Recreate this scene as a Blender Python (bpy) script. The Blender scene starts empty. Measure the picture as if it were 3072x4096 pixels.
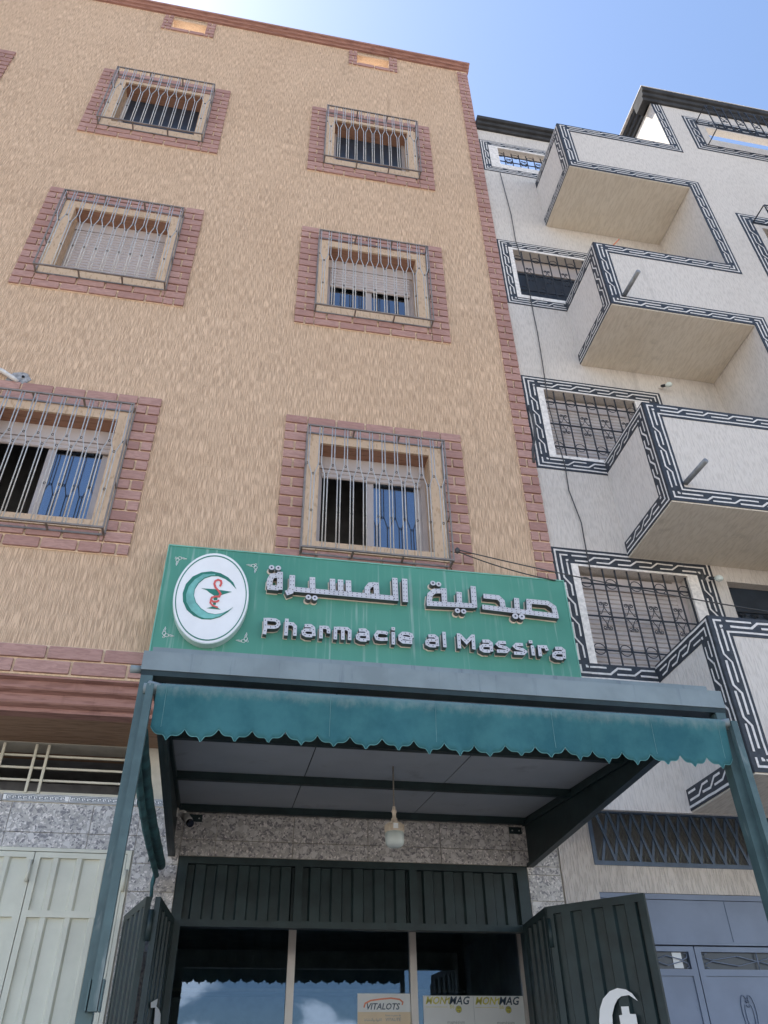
import bpy, bmesh, math, random
from mathutils import Vector, Matrix
random.seed(7)
scn = bpy.context.scene
COL = scn.collection
R = math.radians

# ------------------------------------------------------------------ camera
CAMY, CAMH = -5.8, 1.6            # metres in front of the upper facade plane (y = 0), eye height
YAW, PITCH, ROLL, FPX = R(11.33947655), R(37.48428344), R(-1.11339074), 3125.01
fwd = Vector((math.sin(YAW)*math.cos(PITCH), math.cos(YAW)*math.cos(PITCH), math.sin(PITCH)))
r0 = Vector((math.cos(YAW), -math.sin(YAW), 0)); u0 = r0.cross(fwd)
rt = math.cos(ROLL)*r0 + math.sin(ROLL)*u0
up = -math.sin(ROLL)*r0 + math.cos(ROLL)*u0
CAM = Vector((0, CAMY, CAMH))
cd = bpy.data.cameras.new('camera'); cam = bpy.data.objects.new('camera', cd); COL.objects.link(cam)
cd.sensor_fit = 'VERTICAL'; cd.sensor_height = 24.0; cd.lens = FPX/4096*24.0
cd.clip_start = .05; cd.clip_end = 3000
m = Matrix((rt, up, -fwd)).transposed().to_4x4(); m.translation = CAM
cam.matrix_world = m
scn.camera = cam

# ------------------------------------------------------------------ sky, sun, exposure
SUN = Vector((-.38, .29, .88)).normalized()          # towards the sun: behind the houses, upper left
elev = math.asin(SUN.z); az = math.atan2(SUN.x, SUN.y)
w = bpy.data.worlds.new('World'); scn.world = w; w.use_nodes = True
nt = w.node_tree; nt.nodes.clear()
def N(t, typ, **k):
    n = t.nodes.new(typ)
    for a, b in k.items():
        if a == 'inp':
            for i, v in b.items(): n.inputs[i].default_value = v
        else: setattr(n, a, b)
    return n
out = N(nt, 'ShaderNodeOutputWorld'); bg = N(nt, 'ShaderNodeBackground', inp={1: .135})
sky = N(nt, 'ShaderNodeTexSky', sky_type='NISHITA', sun_disc=False, sun_elevation=elev, sun_rotation=az)
sky.air_density = 1.0; sky.dust_density = .7; sky.altitude = 300; sky.ozone_density = 1.0
tc = N(nt, 'ShaderNodeTexCoord'); sep = N(nt, 'ShaderNodeSeparateXYZ')
nt.links.new(tc.outputs['Generated'], sep.inputs[0])
mp = N(nt, 'ShaderNodeMapping'); mp.inputs['Scale'].default_value = (7., 7., 13.)
nt.links.new(tc.outputs['Generated'], mp.inputs[0])
cn = N(nt, 'ShaderNodeTexNoise', inp={'Scale': 1.0, 'Detail': 7, 'Roughness': .56, 'Distortion': .15}); nt.links.new(mp.outputs[0], cn.inputs[0])
cr = N(nt, 'ShaderNodeMapRange', interpolation_type='SMOOTHSTEP', inp={1: .40, 2: .47})
cz_ = N(nt, 'ShaderNodeMath', operation='MULTIPLY_ADD'); cz_.inputs[1].default_value = -1.1; nt.links.new(sep.outputs[2], cz_.inputs[0]); nt.links.new(cn.outputs[0], cz_.inputs[2]); nt.links.new(cz_.outputs[0], cr.inputs[0])
er = N(nt, 'ShaderNodeMapRange', interpolation_type='SMOOTHSTEP', inp={1: .30, 2: .18}); nt.links.new(sep.outputs[2], er.inputs[0])
mu = N(nt, 'ShaderNodeMath', operation='MULTIPLY'); nt.links.new(cr.outputs[0], mu.inputs[0]); nt.links.new(er.outputs[0], mu.inputs[1])
mixs = N(nt, 'ShaderNodeMix', data_type='RGBA'); mixs.inputs[7].default_value = (15., 14.6, 14., 1)     # low cumulus near the horizon
nt.links.new(mu.outputs[0], mixs.inputs[0]); nt.links.new(sky.outputs[0], mixs.inputs[6])
nt.links.new(mixs.outputs[2], bg.inputs[0]); nt.links.new(bg.outputs[0], out.inputs[0])
sl = bpy.data.lights.new('sun', 'SUN'); sl.energy = 4.8; sl.angle = R(.5); sl.color = (1, .95, .87)
so = bpy.data.objects.new('sun', sl); COL.objects.link(so); so.location = (-10, 8, 30)
so.rotation_euler = SUN.to_track_quat('Z', 'Y').to_euler()
vs = scn.view_settings; vs.view_transform = 'Standard'; vs.look = 'None'; vs.exposure = 1.2; vs.gamma = 1
vs.use_curve_mapping = False

# ------------------------------------------------------------------ helpers
def ray(px, py): return rt*((px-1536)/FPX) - up*((py-2048)/FPX) + fwd
def PY(px, py, y=0.):
    d = ray(px, py); return CAM + d*((y-CAM.y)/d.y)
def PP(px, py, o, n):
    d = ray(px, py); return CAM + d*((o-CAM).dot(n)/d.dot(n))
WL = {}
def lin(r, g, b):
    f = lambda c: ((c/255+.055)/1.055)**2.4 if c > 10 else c/255/12.92
    return (f(r), f(g), f(b))
class MB:
    def __init__(s): s.v = []; s.f = []
    def add(s, vs_, fs):
        b = len(s.v); s.v += [tuple(p) for p in vs_]; s.f += [tuple(i+b for i in q) for q in fs]; return s
    def box(s, x0, x1, y0, y1, z0, z1):
        return s.add([(x0,y0,z0),(x1,y0,z0),(x1,y1,z0),(x0,y1,z0),(x0,y0,z1),(x1,y0,z1),(x1,y1,z1),(x0,y1,z1)],
                     [(0,3,2,1),(4,5,6,7),(0,1,5,4),(1,2,6,5),(2,3,7,6),(3,0,4,7)])
    def obox(s, o, a, b, c):
        o, a, b, c = map(Vector, (o, a, b, c))
        return s.add([o,o+a,o+a+b,o+b,o+c,o+a+c,o+a+b+c,o+b+c], [(0,3,2,1),(4,5,6,7),(0,1,5,4),(1,2,6,5),(2,3,7,6),(3,0,4,7)])
    def prism(s, poly, vec):
        n = len(poly); vec = Vector(vec); P = [Vector(p) for p in poly]
        return s.add(P+[p+vec for p in P], [tuple(range(n)), tuple(range(2*n-1, n-1, -1))]+[(i, (i+1) % n, n+(i+1) % n, n+i) for i in range(n)])
    def quad(s, a, b, c, d): return s.add([a, b, c, d], [(0, 1, 2, 3)])
    def tube(s, pts, r, n=6, closed=False, ph=0.):
        P = [Vector(p) for p in pts]; k = len(P); rings = []
        t0 = (P[1]-P[0]).normalized(); ref = Vector((0, 0, 1)) if abs(t0.z) < .9 else Vector((0, -1, 0))
        nrm = (ref - t0*ref.dot(t0)).normalized()
        for i in range(k):
            a = P[i-1] if (i > 0 or closed) else P[i]; b = P[(i+1) % k] if (i < k-1 or closed) else P[i]
            t = (b-a).normalized(); nrm = (nrm - t*nrm.dot(t)).normalized(); bn = t.cross(nrm)
            rr = r[i] if isinstance(r, (list, tuple)) else r
            rings.append([P[i] + (nrm*math.cos(ph+2*math.pi*j/n) + bn*math.sin(ph+2*math.pi*j/n))*rr for j in range(n)])
        vs_ = [p for g in rings for p in g]; fs = []
        for i in range(k if closed else k-1):
            i2 = (i+1) % k
            for j in range(n): fs.append((i*n+j, i*n+(j+1) % n, i2*n+(j+1) % n, i2*n+j))
        if not closed: fs += [tuple(range(n-1, -1, -1)), tuple((k-1)*n+j for j in range(n))]
        return s.add(vs_, fs)
    def sqbar(s, a, b, h): return s.tube([a, b], h*1.414, 4, ph=math.pi/4)
    def lathe(s, prof, c, n=20):
        c = Vector(c); k = len(prof)
        vs_ = [c+Vector((r_*math.cos(2*math.pi*j/n), r_*math.sin(2*math.pi*j/n), z)) for r_, z in prof for j in range(n)]
        fs = [(i*n+j, i*n+(j+1) % n, (i+1)*n+(j+1) % n, (i+1)*n+j) for i in range(k-1) for j in range(n)]
        fs += [tuple(range(n-1, -1, -1)), tuple((k-1)*n+j for j in range(n))]
        return s.add(vs_, fs)
    def mesh(s, name, mat, smooth=False):
        me = bpy.data.meshes.new(name); me.from_pydata(s.v, [], s.f)
        bm = bmesh.new(); bm.from_mesh(me); bmesh.ops.recalc_face_normals(bm, faces=bm.faces); bm.to_mesh(me); bm.free()
        if mat: me.materials.append(mat)
        if smooth:
            for p in me.polygons: p.use_smooth = True
        return me
    def build(s, name, mat, parent=None, smooth=False, loc=(0, 0, 0)):
        return link(name, s.mesh(name, mat, smooth), parent, loc)
def link(name, me, parent=None, loc=(0, 0, 0), scale=None):
    o = bpy.data.objects.new(name, me); COL.objects.link(o); o.location = loc
    if scale: o.scale = scale
    if parent is not None:
        o.parent = parent; o.matrix_parent_inverse = Matrix.Translation(-WL[parent.name])
    WL[o.name] = Vector(loc); return o
def thing(name, label, cat, loc=(0, 0, 0), group=None):
    o = bpy.data.objects.new(name, None); COL.objects.link(o); o.location = loc; WL[o.name] = Vector(loc)
    o.empty_display_size = .2
    return tag(o, label, cat, group)
def tag(o, label, cat, group=None):
    o['label'] = label; o['category'] = cat
    if group: o['group'] = group
    return o
def stuff(o): o['kind'] = 'stuff'; return o

# ------------------------------------------------------------------ materials
def base(name):
    ma = bpy.data.materials.new(name); ma.use_nodes = True; t = ma.node_tree
    return ma, t, t.nodes['Principled BSDF']
def noise(t, sc, detail=3, rough=.55, dist=0., scale=1.):
    tcn = N(t, 'ShaderNodeTexCoord'); mpn = N(t, 'ShaderNodeMapping'); mpn.inputs['Scale'].default_value = sc
    t.links.new(tcn.outputs['Object'], mpn.inputs[0])
    n = N(t, 'ShaderNodeTexNoise', inp={'Scale': scale, 'Detail': detail, 'Roughness': rough, 'Distortion': dist})
    t.links.new(mpn.outputs[0], n.inputs[0]); return n.outputs[0]
def rng(t, s, a, b, c=0., d=1., smooth=True):
    n = N(t, 'ShaderNodeMapRange', interpolation_type='SMOOTHSTEP' if smooth else 'LINEAR', inp={1: a, 2: b, 3: c, 4: d}); t.links.new(s, n.inputs[0]); return n.outputs[0]
def mix(t, f, a, b, bt='MIX'):
    n = N(t, 'ShaderNodeMix', data_type='RGBA', blend_type=bt)
    for i, v in ((0, f), (6, a), (7, b)):
        if isinstance(v, (int, float)): n.inputs[i].default_value = v
        elif isinstance(v, tuple): n.inputs[i].default_value = (*v[:3], 1)
        else: t.links.new(v, n.inputs[i])
    return n.outputs[2]
def mathn(t, op, a, b):
    n = N(t, 'ShaderNodeMath', operation=op)
    for i, v in ((0, a), (1, b)):
        if isinstance(v, (int, float)): n.inputs[i].default_value = v
        else: t.links.new(v, n.inputs[i])
    return n.outputs[0]
def bump(t, b, h, st, dist):
    n = N(t, 'ShaderNodeBump', inp={'Strength': st, 'Distance': dist}); t.links.new(h, n.inputs['Height']); t.links.new(n.outputs[0], b.inputs['Normal'])
def mat(name, col, rough=.55, metal=0., var=.18, sc=6., bs=0., bsc=60., island=False, dirt=None, spec=.5):
    ma, t, b = base(name)
    n1 = noise(t, (sc, sc, sc), 5, .6)
    dk = tuple(c*(1-var) for c in col); lt = tuple(min(1, c*(1+var)) for c in col)
    c = mix(t, rng(t, n1, .3, .7), dk, lt)
    if island:
        oi = N(t, 'ShaderNodeObjectInfo'); g = N(t, 'ShaderNodeNewGeometry')
        s_ = mathn(t, 'FRACT', mathn(t, 'ADD', oi.outputs['Random'], g.outputs['Random Per Island']), 0)
        c = mix(t, 1., c, mix(t, s_, (.74, .72, .72), (1.12, 1.06, 1.04)), 'MULTIPLY')
    if dirt:
        dcol, lo, hi, dsc = dirt
        c = mix(t, rng(t, noise(t, dsc, 5, .65, .3), lo, hi), c, dcol)
    t.links.new(c, b.inputs['Base Color'])
    b.inputs['Roughness'].default_value = rough; b.inputs['Metallic'].default_value = metal
    b.inputs['Specular IOR Level'].default_value = spec
    if bs: bump(t, b, noise(t, (bsc, bsc, bsc), 4, .6), bs, .004)
    return ma
def stucco(name, light, dark, lo, hi, fx=42., fz=9., bs=.55, stain=(.88, .86, .84), st=.5, along='Z'):
    """combed render: short drag grooves running along one axis"""
    ma, t, b = base(name)
    sc = {'Z': (fx, fx, fz), 'X': (fz, fx, fx), 'Y': (fx, fz, fx)}[along]
    g = noise(t, sc, 1.6, .5, .1)
    big = noise(t, (1.1, 1.1, .9), 4, .6)
    gm = rng(t, mathn(t, 'ADD', g, mathn(t, 'MULTIPLY', mathn(t, 'SUBTRACT', big, .5), .07)), lo, hi)
    c = mix(t, gm, dark, light)
    c = mix(t, mathn(t, 'MULTIPLY', rng(t, noise(t, (.7, .7, .35), 5, .62), .42, .68), st), c, stain, 'MULTIPLY')
    c = mix(t, mathn(t, 'MULTIPLY', rng(t, noise(t, (9, 9, .55), 5, .6), .52, .72, 0., .5), rng(t, noise(t, (1.3, 1.3, 1.0), 3), .48, .62)), c, tuple(q*.72 for q in dark))
    c = mix(t, rng(t, noise(t, (90, 90, 90), 2), .3, .7, 0., .12), c, dark)
    t.links.new(c, b.inputs['Base Color']); b.inputs['Roughness'].default_value = .9; b.inputs['Specular IOR Level'].default_value = .15
    h = mathn(t, 'ADD', gm, mathn(t, 'MULTIPLY', noise(t, (130, 130, 130), 2), .25))
    bump(t, b, h, bs, .006)
    return ma
OCH_L, OCH_D = (.70, .50, .345), (.455, .315, .212)
M = {}
M['ochre'] = stucco('ochre_render', OCH_L, OCH_D, .39, .56, fx=185, fz=6.5, st=.45, bs=.7, stain=(.90, .87, .84))
M['ochre_plain'] = stucco('ochre_surround', (.64, .475, .335), (.52, .37, .25), .32, .46, fx=40, fz=12, st=.3)
M['mortar'] = mat('mortar', (.68, .51, .35), .9, var=.14, sc=30, bs=.5)
M['white'] = stucco('white_render', (.625, .578, .53), (.535, .492, .45), .36, .56, fx=80, fz=10, bs=.45, stain=(.84, .83, .82), st=.45)
M['white_y'] = stucco('white_soffit_warm_bounce', (.68, .62, .53), (.60, .54, .455), .34, .6, fx=55, fz=9, bs=.35, stain=(.86, .81, .73), st=.5, along='Y')  # white render yellowed: warm bounce from the ground put into the underside colour
M['white_coarse'] = stucco('white_coarse_render', (.68, .64, .60), (.55, .515, .48), .34, .60, fx=75, fz=11, bs=.8, stain=(.78, .77, .76), st=.5)
M['trim_white'] = mat('white_plaster_trim', (.72, .675, .63), .85, var=.16, sc=22, bs=.3, dirt=((.30, .28, .26), .63, .74, (40, 40, 22)))
def brickmat():
    ma, t, b = base('painted_brick')
    oi = N(t, 'ShaderNodeObjectInfo'); g = N(t, 'ShaderNodeNewGeometry')
    s_ = mathn(t, 'FRACT', mathn(t, 'ADD', oi.outputs['Random'], g.outputs['Random Per Island']), 0)
    c = mix(t, s_, (.36, .205, .175), (.46, .28, .24))
    tcn = N(t, 'ShaderNodeNewGeometry'); mpn = N(t, 'ShaderNodeMapping'); mpn.inputs['Scale'].default_value = (14, 14, 60)
    t.links.new(tcn.outputs['Position'], mpn.inputs[0])
    n = N(t, 'ShaderNodeTexNoise', inp={'Scale': 1, 'Detail': 3, 'Distortion': .6}); t.links.new(mpn.outputs[0], n.inputs[0])
    c = mix(t, rng(t, n.outputs[0], .35, .65), mix(t, .5, c, (.27, .15, .13)), c)
    t.links.new(c, b.inputs['Base Color']); b.inputs['Roughness'].default_value = .8; b.inputs['Specular IOR Level'].default_value = .2
    bump(t, b, n.outputs[0], .7, .004); return ma
M['brick'] = brickmat()
M['terra'] = stucco('terracotta_render', (.36, .205, .145), (.26, .145, .10), .3, .5, fx=50, fz=6, bs=.4, along='X', st=.4)
M['cornice'] = stucco('cornice_render', (.37, .205, .17), (.28, .15, .125), .35, .55, fx=40, fz=6, bs=.35, along='X', st=.5)
M['alu'] = mat('aluminium_frame', (.46, .40, .37), .45, .2, var=.05)
M['shutter'] = mat('roller_shutter', (.50, .44, .42), .5, var=.06, sc=3)
M['bar'] = mat('silver_painted_bar', (.46, .45, .44), .45, .25, var=.14, sc=12)
M['ring'] = mat('grille_ring', (.06, .06, .06), .5, .5)
M['grille_dark'] = mat('grille_bronze_frame', (.23, .20, .18), .55, .3, var=.2, sc=12)
M['room'] = mat('dark_room', (.26, .27, .29), .9)
M['black'] = mat('black_border_paint', (.026, .031, .040), .6, var=.3, sc=20, dirt=((.09, .09, .095), .6, .75, (9, 9, 9)))
M['wline'] = mat('white_line_paint', (.66, .63, .60), .8, var=.12, sc=30, dirt=((.36, .34, .33), .6, .72, (24, 24, 24)))
M['dcorn'] = mat('charcoal_cornice_paint', (.050, .051, .054), .9, var=.22, sc=5, spec=.08)
M['iron'] = mat('black_iron', (.030, .034, .042), .5, .3)
M['dgreen'] = mat('dark_green_metal', (.016, .030, .032), .45, .0, var=.25, sc=7, spec=.35)
M['pgreen'] = mat('post_green_metal', (.062, .108, .112), .45, .1, var=.16, sc=9, dirt=((.16, .20, .20), .55, .72, (16, 16, 3)))
M['fascia'] = mat('fascia_grey_metal', (.195, .240, .255), .5, .0, var=.12, sc=4, dirt=((.12, .15, .18), .56, .74, (14, 14, 1.2)))
M['ceil'] = mat('ceiling_panel', (.40, .42, .435), .6, var=.06, sc=2, dirt=((.30, .30, .31), .58, .75, (3, 3, 3)))
M['teal'] = None
M['sign'] = None
M['white_pl'] = mat('white_plastic', (.80, .80, .80), .35, var=.03)
M['cream_pl'] = mat('cream_plastic', (.62, .53, .42), .5, var=.08)
M['letter'] = mat('letter_face', (.56, .545, .56), .4, .15, var=.06)
M['letter_side'] = mat('letter_side', (.12, .12, .13), .45, .4, var=.2)
M['letter_back'] = mat('letter_backplate', (.72, .62, .50), .6, var=.1)
M['led'] = mat('led_bulb', (.03, .03, .06), .25)
M['emb_green'] = mat('emblem_green', (.02, .17, .12), .4, var=.1)
M['emb_cyan'] = mat('emblem_light_green', (.16, .42, .38), .45, var=.22, sc=9)
M['emb_red'] = mat('emblem_red', (.62, .10, .085), .4, var=.06)
M['creamdoor'] = mat('cream_green_door_paint', (.61, .61, .51), .45, var=.06, sc=4, dirt=((.30, .28, .24), .68, .76, (9, 9, 5)))
M['rust'] = mat('worn_edge', (.25, .16, .12), .9, var=.3, sc=20)
M['blue'] = mat('blue_grey_door_paint', (.18, .225, .315), .45, var=.08, sc=3, dirt=((.08, .10, .15), .70, .78, (12, 12, 8)))
M['blue_dk'] = mat('slate_blue_bar_paint', (.085, .13, .20), .5, var=.12, sc=9)
M['wire'] = mat('galvanised_wire', (.30, .32, .29), .5, .4)
M['darkwin'] = mat('dark_screen', (.025, .035, .05), .3, var=.2)
M['cable'] = mat('cable_sheath', (.05, .05, .05), .6)
M['pvc'] = mat('grey_pvc', (.22, .23, .24), .5, var=.2, sc=14)
M['pvc_w'] = mat('white_pvc', (.62, .60, .58), .5, var=.12, sc=14)
M['cement'] = mat('raw_cement', (.30, .30, .31), .95, var=.35, sc=30, bs=.6)
M['inox'] = mat('white_aluminium', (.62, .58, .54), .4, .15, var=.04)
M['glow'] = mat('frosted_lamp_cover', (.62, .68, .64), .3, var=.03)
M['cam_pl'] = mat('camera_plastic', (.66, .65, .62), .45, var=.06)
M['curtain'] = mat('grey_curtain', (.38, .37, .38), .9, var=.1)
M['lens'] = mat('camera_lens', (.012, .013, .02), .12)
M['bolt'] = mat('bolt_steel', (.6, .6, .6), .35, .7)
M['yellow'] = mat('print_yellow', (.60, .56, .10), .4); M['navy'] = mat('print_navy', (.03, .06, .10), .4)
M['paper'] = mat('poster_paper', (.74, .76, .76), .5, var=.02); M['peach'] = mat('poster_peach', (.72, .58, .40), .5, var=.04)
M['orange_p'] = mat('print_orange', (.72, .22, .10), .4); M['greyp'] = mat('print_grey', (.30, .32, .34), .5)
def glass(name, refl, tint=(.75, .82, .82), gcol=(.66, .80, 1, 1)):
    ma, t, b = base(name); t.nodes.remove(b); o = [n for n in t.nodes if n.type == 'OUTPUT_MATERIAL'][0]
    tr = N(t, 'ShaderNodeBsdfTransparent', inp={0: (*tint, 1)}); gl = N(t, 'ShaderNodeBsdfGlossy', inp={0: gcol, 1: .012})
    lw = N(t, 'ShaderNodeFresnel', inp={0: 1.5}); ms = N(t, 'ShaderNodeMixShader')
    t.links.new(mathn(t, 'ADD', mathn(t, 'MULTIPLY', lw.outputs[0], 1.2), refl), ms.inputs[0])
    t.links.new(tr.outputs[0], ms.inputs[1]); t.links.new(gl.outputs[0], ms.inputs[2]); t.links.new(ms.outputs[0], o.inputs[0]); return ma
M['glass'] = glass('shop_glass', .065, gcol=(.31, .41, .60, 1)); M['wglass'] = glass('window_glass', .24, (.5, .55, .6), gcol=(.70, .78, .88, 1))
def granite():
    ma, t, b = base('speckled_granite_tile')
    tcn = N(t, 'ShaderNodeNewGeometry'); oi = N(t, 'ShaderNodeObjectInfo')
    mpn = N(t, 'ShaderNodeMapping'); t.links.new(tcn.outputs['Position'], mpn.inputs[0])
    dn = N(t, 'ShaderNodeTexNoise', inp={'Scale': 14., 'Detail': 2}); t.links.new(mpn.outputs[0], dn.inputs[0])
    ad = N(t, 'ShaderNodeVectorMath', operation='MULTIPLY_ADD'); ad.inputs[1].default_value = (.05, .05, .05)
    t.links.new(dn.outputs[1], ad.inputs[0]); t.links.new(mpn.outputs[0], ad.inputs[2])
    v1 = N(t, 'ShaderNodeTexVoronoi', inp={'Scale': 27.}); v2 = N(t, 'ShaderNodeTexVoronoi', inp={'Scale': 70.})
    v3 = N(t, 'ShaderNodeTexVoronoi', feature='DISTANCE_TO_EDGE', inp={'Scale': 27.})
    for v in (v1, v2, v3): t.links.new(ad.outputs[0], v.inputs[0])
    s1 = N(t, 'ShaderNodeSeparateColor'); t.links.new(v1.outputs['Color'], s1.inputs[0]); s2 = N(t, 'ShaderNodeSeparateColor'); t.links.new(v2.outputs['Color'], s2.inputs[0])
    c = mix(t, rng(t, s1.outputs[0], .1, .9), (.42, .40, .375), (.56, .54, .515))
    c = mix(t, rng(t, s2.outputs[0], .72, .8), c, (.22, .21, .22)); c = mix(t, rng(t, s2.outputs[1], .84, .9), c, (.74, .70, .67))
    c = mix(t, rng(t, v3.outputs[0], .05, .012), c, (.34, .33, .33)); c = mix(t, rng(t, s1.outputs[1], .9, .93), c, (.62, .60, .58))
    t.links.new(c, b.inputs['Base Color']); b.inputs['Roughness'].default_value = .35; b.inputs['Specular IOR Level'].default_value = .35; return ma
M['granite'] = granite()
def fabric():
    ma, t, b = base('teal_awning_fabric'); g = N(t, 'ShaderNodeNewGeometry'); sp = N(t, 'ShaderNodeSeparateXYZ'); t.links.new(g.outputs['Position'], sp.inputs[0])
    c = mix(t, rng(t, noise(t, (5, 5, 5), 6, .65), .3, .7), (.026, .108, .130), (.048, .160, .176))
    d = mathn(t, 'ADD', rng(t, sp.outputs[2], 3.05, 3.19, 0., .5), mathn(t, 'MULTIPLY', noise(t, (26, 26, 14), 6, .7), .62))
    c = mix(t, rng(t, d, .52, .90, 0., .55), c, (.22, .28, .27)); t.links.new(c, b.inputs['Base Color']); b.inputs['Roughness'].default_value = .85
    b.inputs['Specular IOR Level'].default_value = .2
    bump(t, b, noise(t, (220, 220, 220), 2), .25, .002); return ma
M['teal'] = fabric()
def signmat():
    ma, t, b = base('green_sign_panel')
    c = mix(t, rng(t, noise(t, (1.2, 1.2, 1.2), 3), .3, .7), (.058, .230, .160), (.085, .290, .205))
    s = rng(t, noise(t, (26, 26, .9), 4, .6, .2), .52, .70); c = mix(t, mathn(t, 'MULTIPLY', s, rng(t, noise(t, (2.2, 2.2, 1.4), 3), .38, .62, .05, .75)), c, (.30, .43, .37))
    t.links.new(c, b.inputs['Base Color']); b.inputs['Roughness'].default_value = .38; return ma
M['sign'] = signmat()
M['teal_seam'] = mat('seam_thread', (.10, .23, .245), .9)
def earth():
    ma, t, b = base('dusty_street'); c = mix(t, rng(t, noise(t, (.5, .5, .5), 8, .6), .3, .7), (.21, .185, .155), (.32, .28, .235))
    t.links.new(c, b.inputs['Base Color']); b.inputs['Roughness'].default_value = .95; return ma

# ------------------------------------------------------------------ ground
g_ = MB().quad((-400, -400, 0), (400, -400, 0), (400, 400, 0), (-400, 400, 0)).build('ground', earth()); g_['kind'] = 'structure'
pv = MB().box(-14, 14, -2.9, .80, .004, .13).build('pavement', mat('pavement_concrete', (.30, .28, .26), .9, var=.2, sc=3, bs=.4)); pv['kind'] = 'structure'

# ------------------------------------------------------------------ generic wall builders
def wall_grid(mb, x0, x1, z0, z1, holes, y0, y1):
    """front plate at y0, back at y1, rectangular holes with reveals (x0,x1,z0,z1)"""
    xs = sorted({x0, x1, *[h[0] for h in holes], *[h[1] for h in holes]}); zs = sorted({z0, z1, *[h[2] for h in holes], *[h[3] for h in holes]})
    xs = [x for x in xs if x0 <= x <= x1]; zs = [z for z in zs if z0 <= z <= z1]
    for i in range(len(xs)-1):
        for j in range(len(zs)-1):
            cx, cz = (xs[i]+xs[i+1])/2, (zs[j]+zs[j+1])/2
            if any(h[0] < cx < h[1] and h[2] < cz < h[3] for h in holes): continue
            for y in (y0, y1): mb.quad((xs[i], y, zs[j]), (xs[i+1], y, zs[j]), (xs[i+1], y, zs[j+1]), (xs[i], y, zs[j+1]))
    mb.quad((x0, y0, z0), (x0, y1, z0), (x0, y1, z1), (x0, y0, z1)); mb.quad((x1, y0, z0), (x1, y1, z0), (x1, y1, z1), (x1, y0, z1))
    mb.quad((x0, y0, z1), (x1, y0, z1), (x1, y1, z1), (x0, y1, z1)); mb.quad((x0, y0, z0), (x1, y0, z0), (x1, y1, z0), (x0, y1, z0))
    return mb
def reveals(mb, h, y0, y1):
    a, b, c, d = h
    mb.quad((a, y0, c), (a, y1, c), (a, y1, d), (a, y0, d)); mb.quad((b, y0, c), (b, y1, c), (b, y1, d), (b, y0, d))
    mb.quad((a, y0, c), (b, y0, c), (b, y1, c), (a, y1, c)); return mb
def profile_x(prof, x0, x1):
    """extrude a (y,z) outline along x"""
    return MB().prism([(x0, y, z) for y, z in prof], (x1-x0, 0, 0))

# ================================================================== OCHRE APARTMENT BUILDING
G = .79                     # ground floor wall lies this far behind the upper facade
XR = 2.80                   # party line
ob = thing('apartment_building', 'tall ochre apartment building with brick-framed barred windows and a shop below', 'building', (-2.5, 4, 0))
WX = [1.08, -1.985]         # window axes
OZ = [5.70, 9.08, 12.37]    # sill heights
OH = [1.21, 1.18, 1.16]
OW = .555
wins = [(c, r) for r in range(3) for c in range(2)] + [(2, 2)]
wx = lambda c: WX[0] - 3.065*c
holes = [(wx(c)-OW, wx(c)+OW, OZ[r], OZ[r]+OH[r]) for c, r in wins]
tiny = [(-2.215, -1.675, 15.64, 15.965), (.85, 1.40, 15.66, 15.975)]
mb = wall_grid(MB(), -9, XR, 15.0, 16.10, tiny, 0, .15)
for h in tiny:
    reveals(mb, h, 0, .15); mb.quad((h[0], 0, h[3]), (h[1], 0, h[3]), (h[1], .15, h[3]), (h[0], .15, h[3]))
mb.build('parapet_wall', M['ochre'], ob)
mb = wall_grid(MB(), -9, XR, 4.24, 15.0, holes, 0, .26)
for h in holes: reveals(mb, h, 0, .26)
mb.build('wall', M['ochre'], ob)
for h in holes:
    MB().box(h[0], h[1], .002, .30, h[3]-.002, h[3]+.05).build('lintel_soffit', M['terra'], ob)
# body behind the facade: side walls, floors, roof, back
MB().box(XR-.22, XR-.004, .262, 9, 4.15, 15.0).build('side_wall', M['ochre'], ob)
MB().box(XR-.22, XR-.004, 4.35, 9, .14, 4.02).build('ground_side_wall', M['ochre'], ob)
MB().box(-9, -8.8, .262, 9, .0, 15.0).build('side_wall', M['ochre'], ob)
MB().box(-8.8, XR-.22, 8.8, 9, 0, 15.0).build('rear_wall', M['ochre'], ob)
M['terrace'] = mat('pale_bounce_terrace', (.76, .71, .64), .9, var=.1, sc=2)  # unseen roof top, pale tone added to bounce sun into the parapet openings
MB().box(-8.8, XR-.222, .262, 8.8, 14.86, 14.92).build('roof_terrace', M['terrace'], ob)
for z in (4.02+.25, 7.75, 11.1, 14.75):
    MB().box(-8.8, XR-.222, .262 if z > 5 else 1.2, 8.8, z-.12, z+.1).build('floor_slab', M['room'], ob)
MB().box(-8.8, XR-.222, 1.3, 1.4, 4.38, 14.62).build('inner_partition', M['room'], ob)
MB().box(XR-.22, XR-.004, .262, 9, 15.004, 16.1).build('parapet', M['ochre'], ob)
# upper cornice: three stepped courses
pc = [(.0, 16.10), (-.035, 16.10), (-.035, 16.125), (-.05, 16.135), (-.078, 16.14), (-.078, 16.165), (-.092, 16.175), (-.122, 16.18), (-.122, 16.225), (.15, 16.225), (.15, 16.10)]
profile_x(pc, -9, XR+.03).build('cornice', M['cornice'], ob)
# lower cornice above the ground floor, stepping inwards going down, and the overhang soffit
pl = [(-.012, 4.24), (-.012, 4.225), (.035, 4.215), (.035, 4.16), (.045, 4.15), (.09, 4.135), (.09, 4.075), (.10, 4.065), (.15, 4.05), (.15, 4.02), (.26, 4.02), (.26, 4.24)]
profile_x(pl, -9, XR-.004).build('lower_cornice', M['cornice'], ob)
MB().box(-9, XR-.004, .262, 1.2, 4.025, 4.14).build('overhang_soffit', stucco('brown_soffit_render', (.33, .215, .145), (.25, .16, .105), .3, .55, fx=60, fz=6, bs=.4, along='X', st=.5, stain=(.7, .68, .66)), ob)
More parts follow.
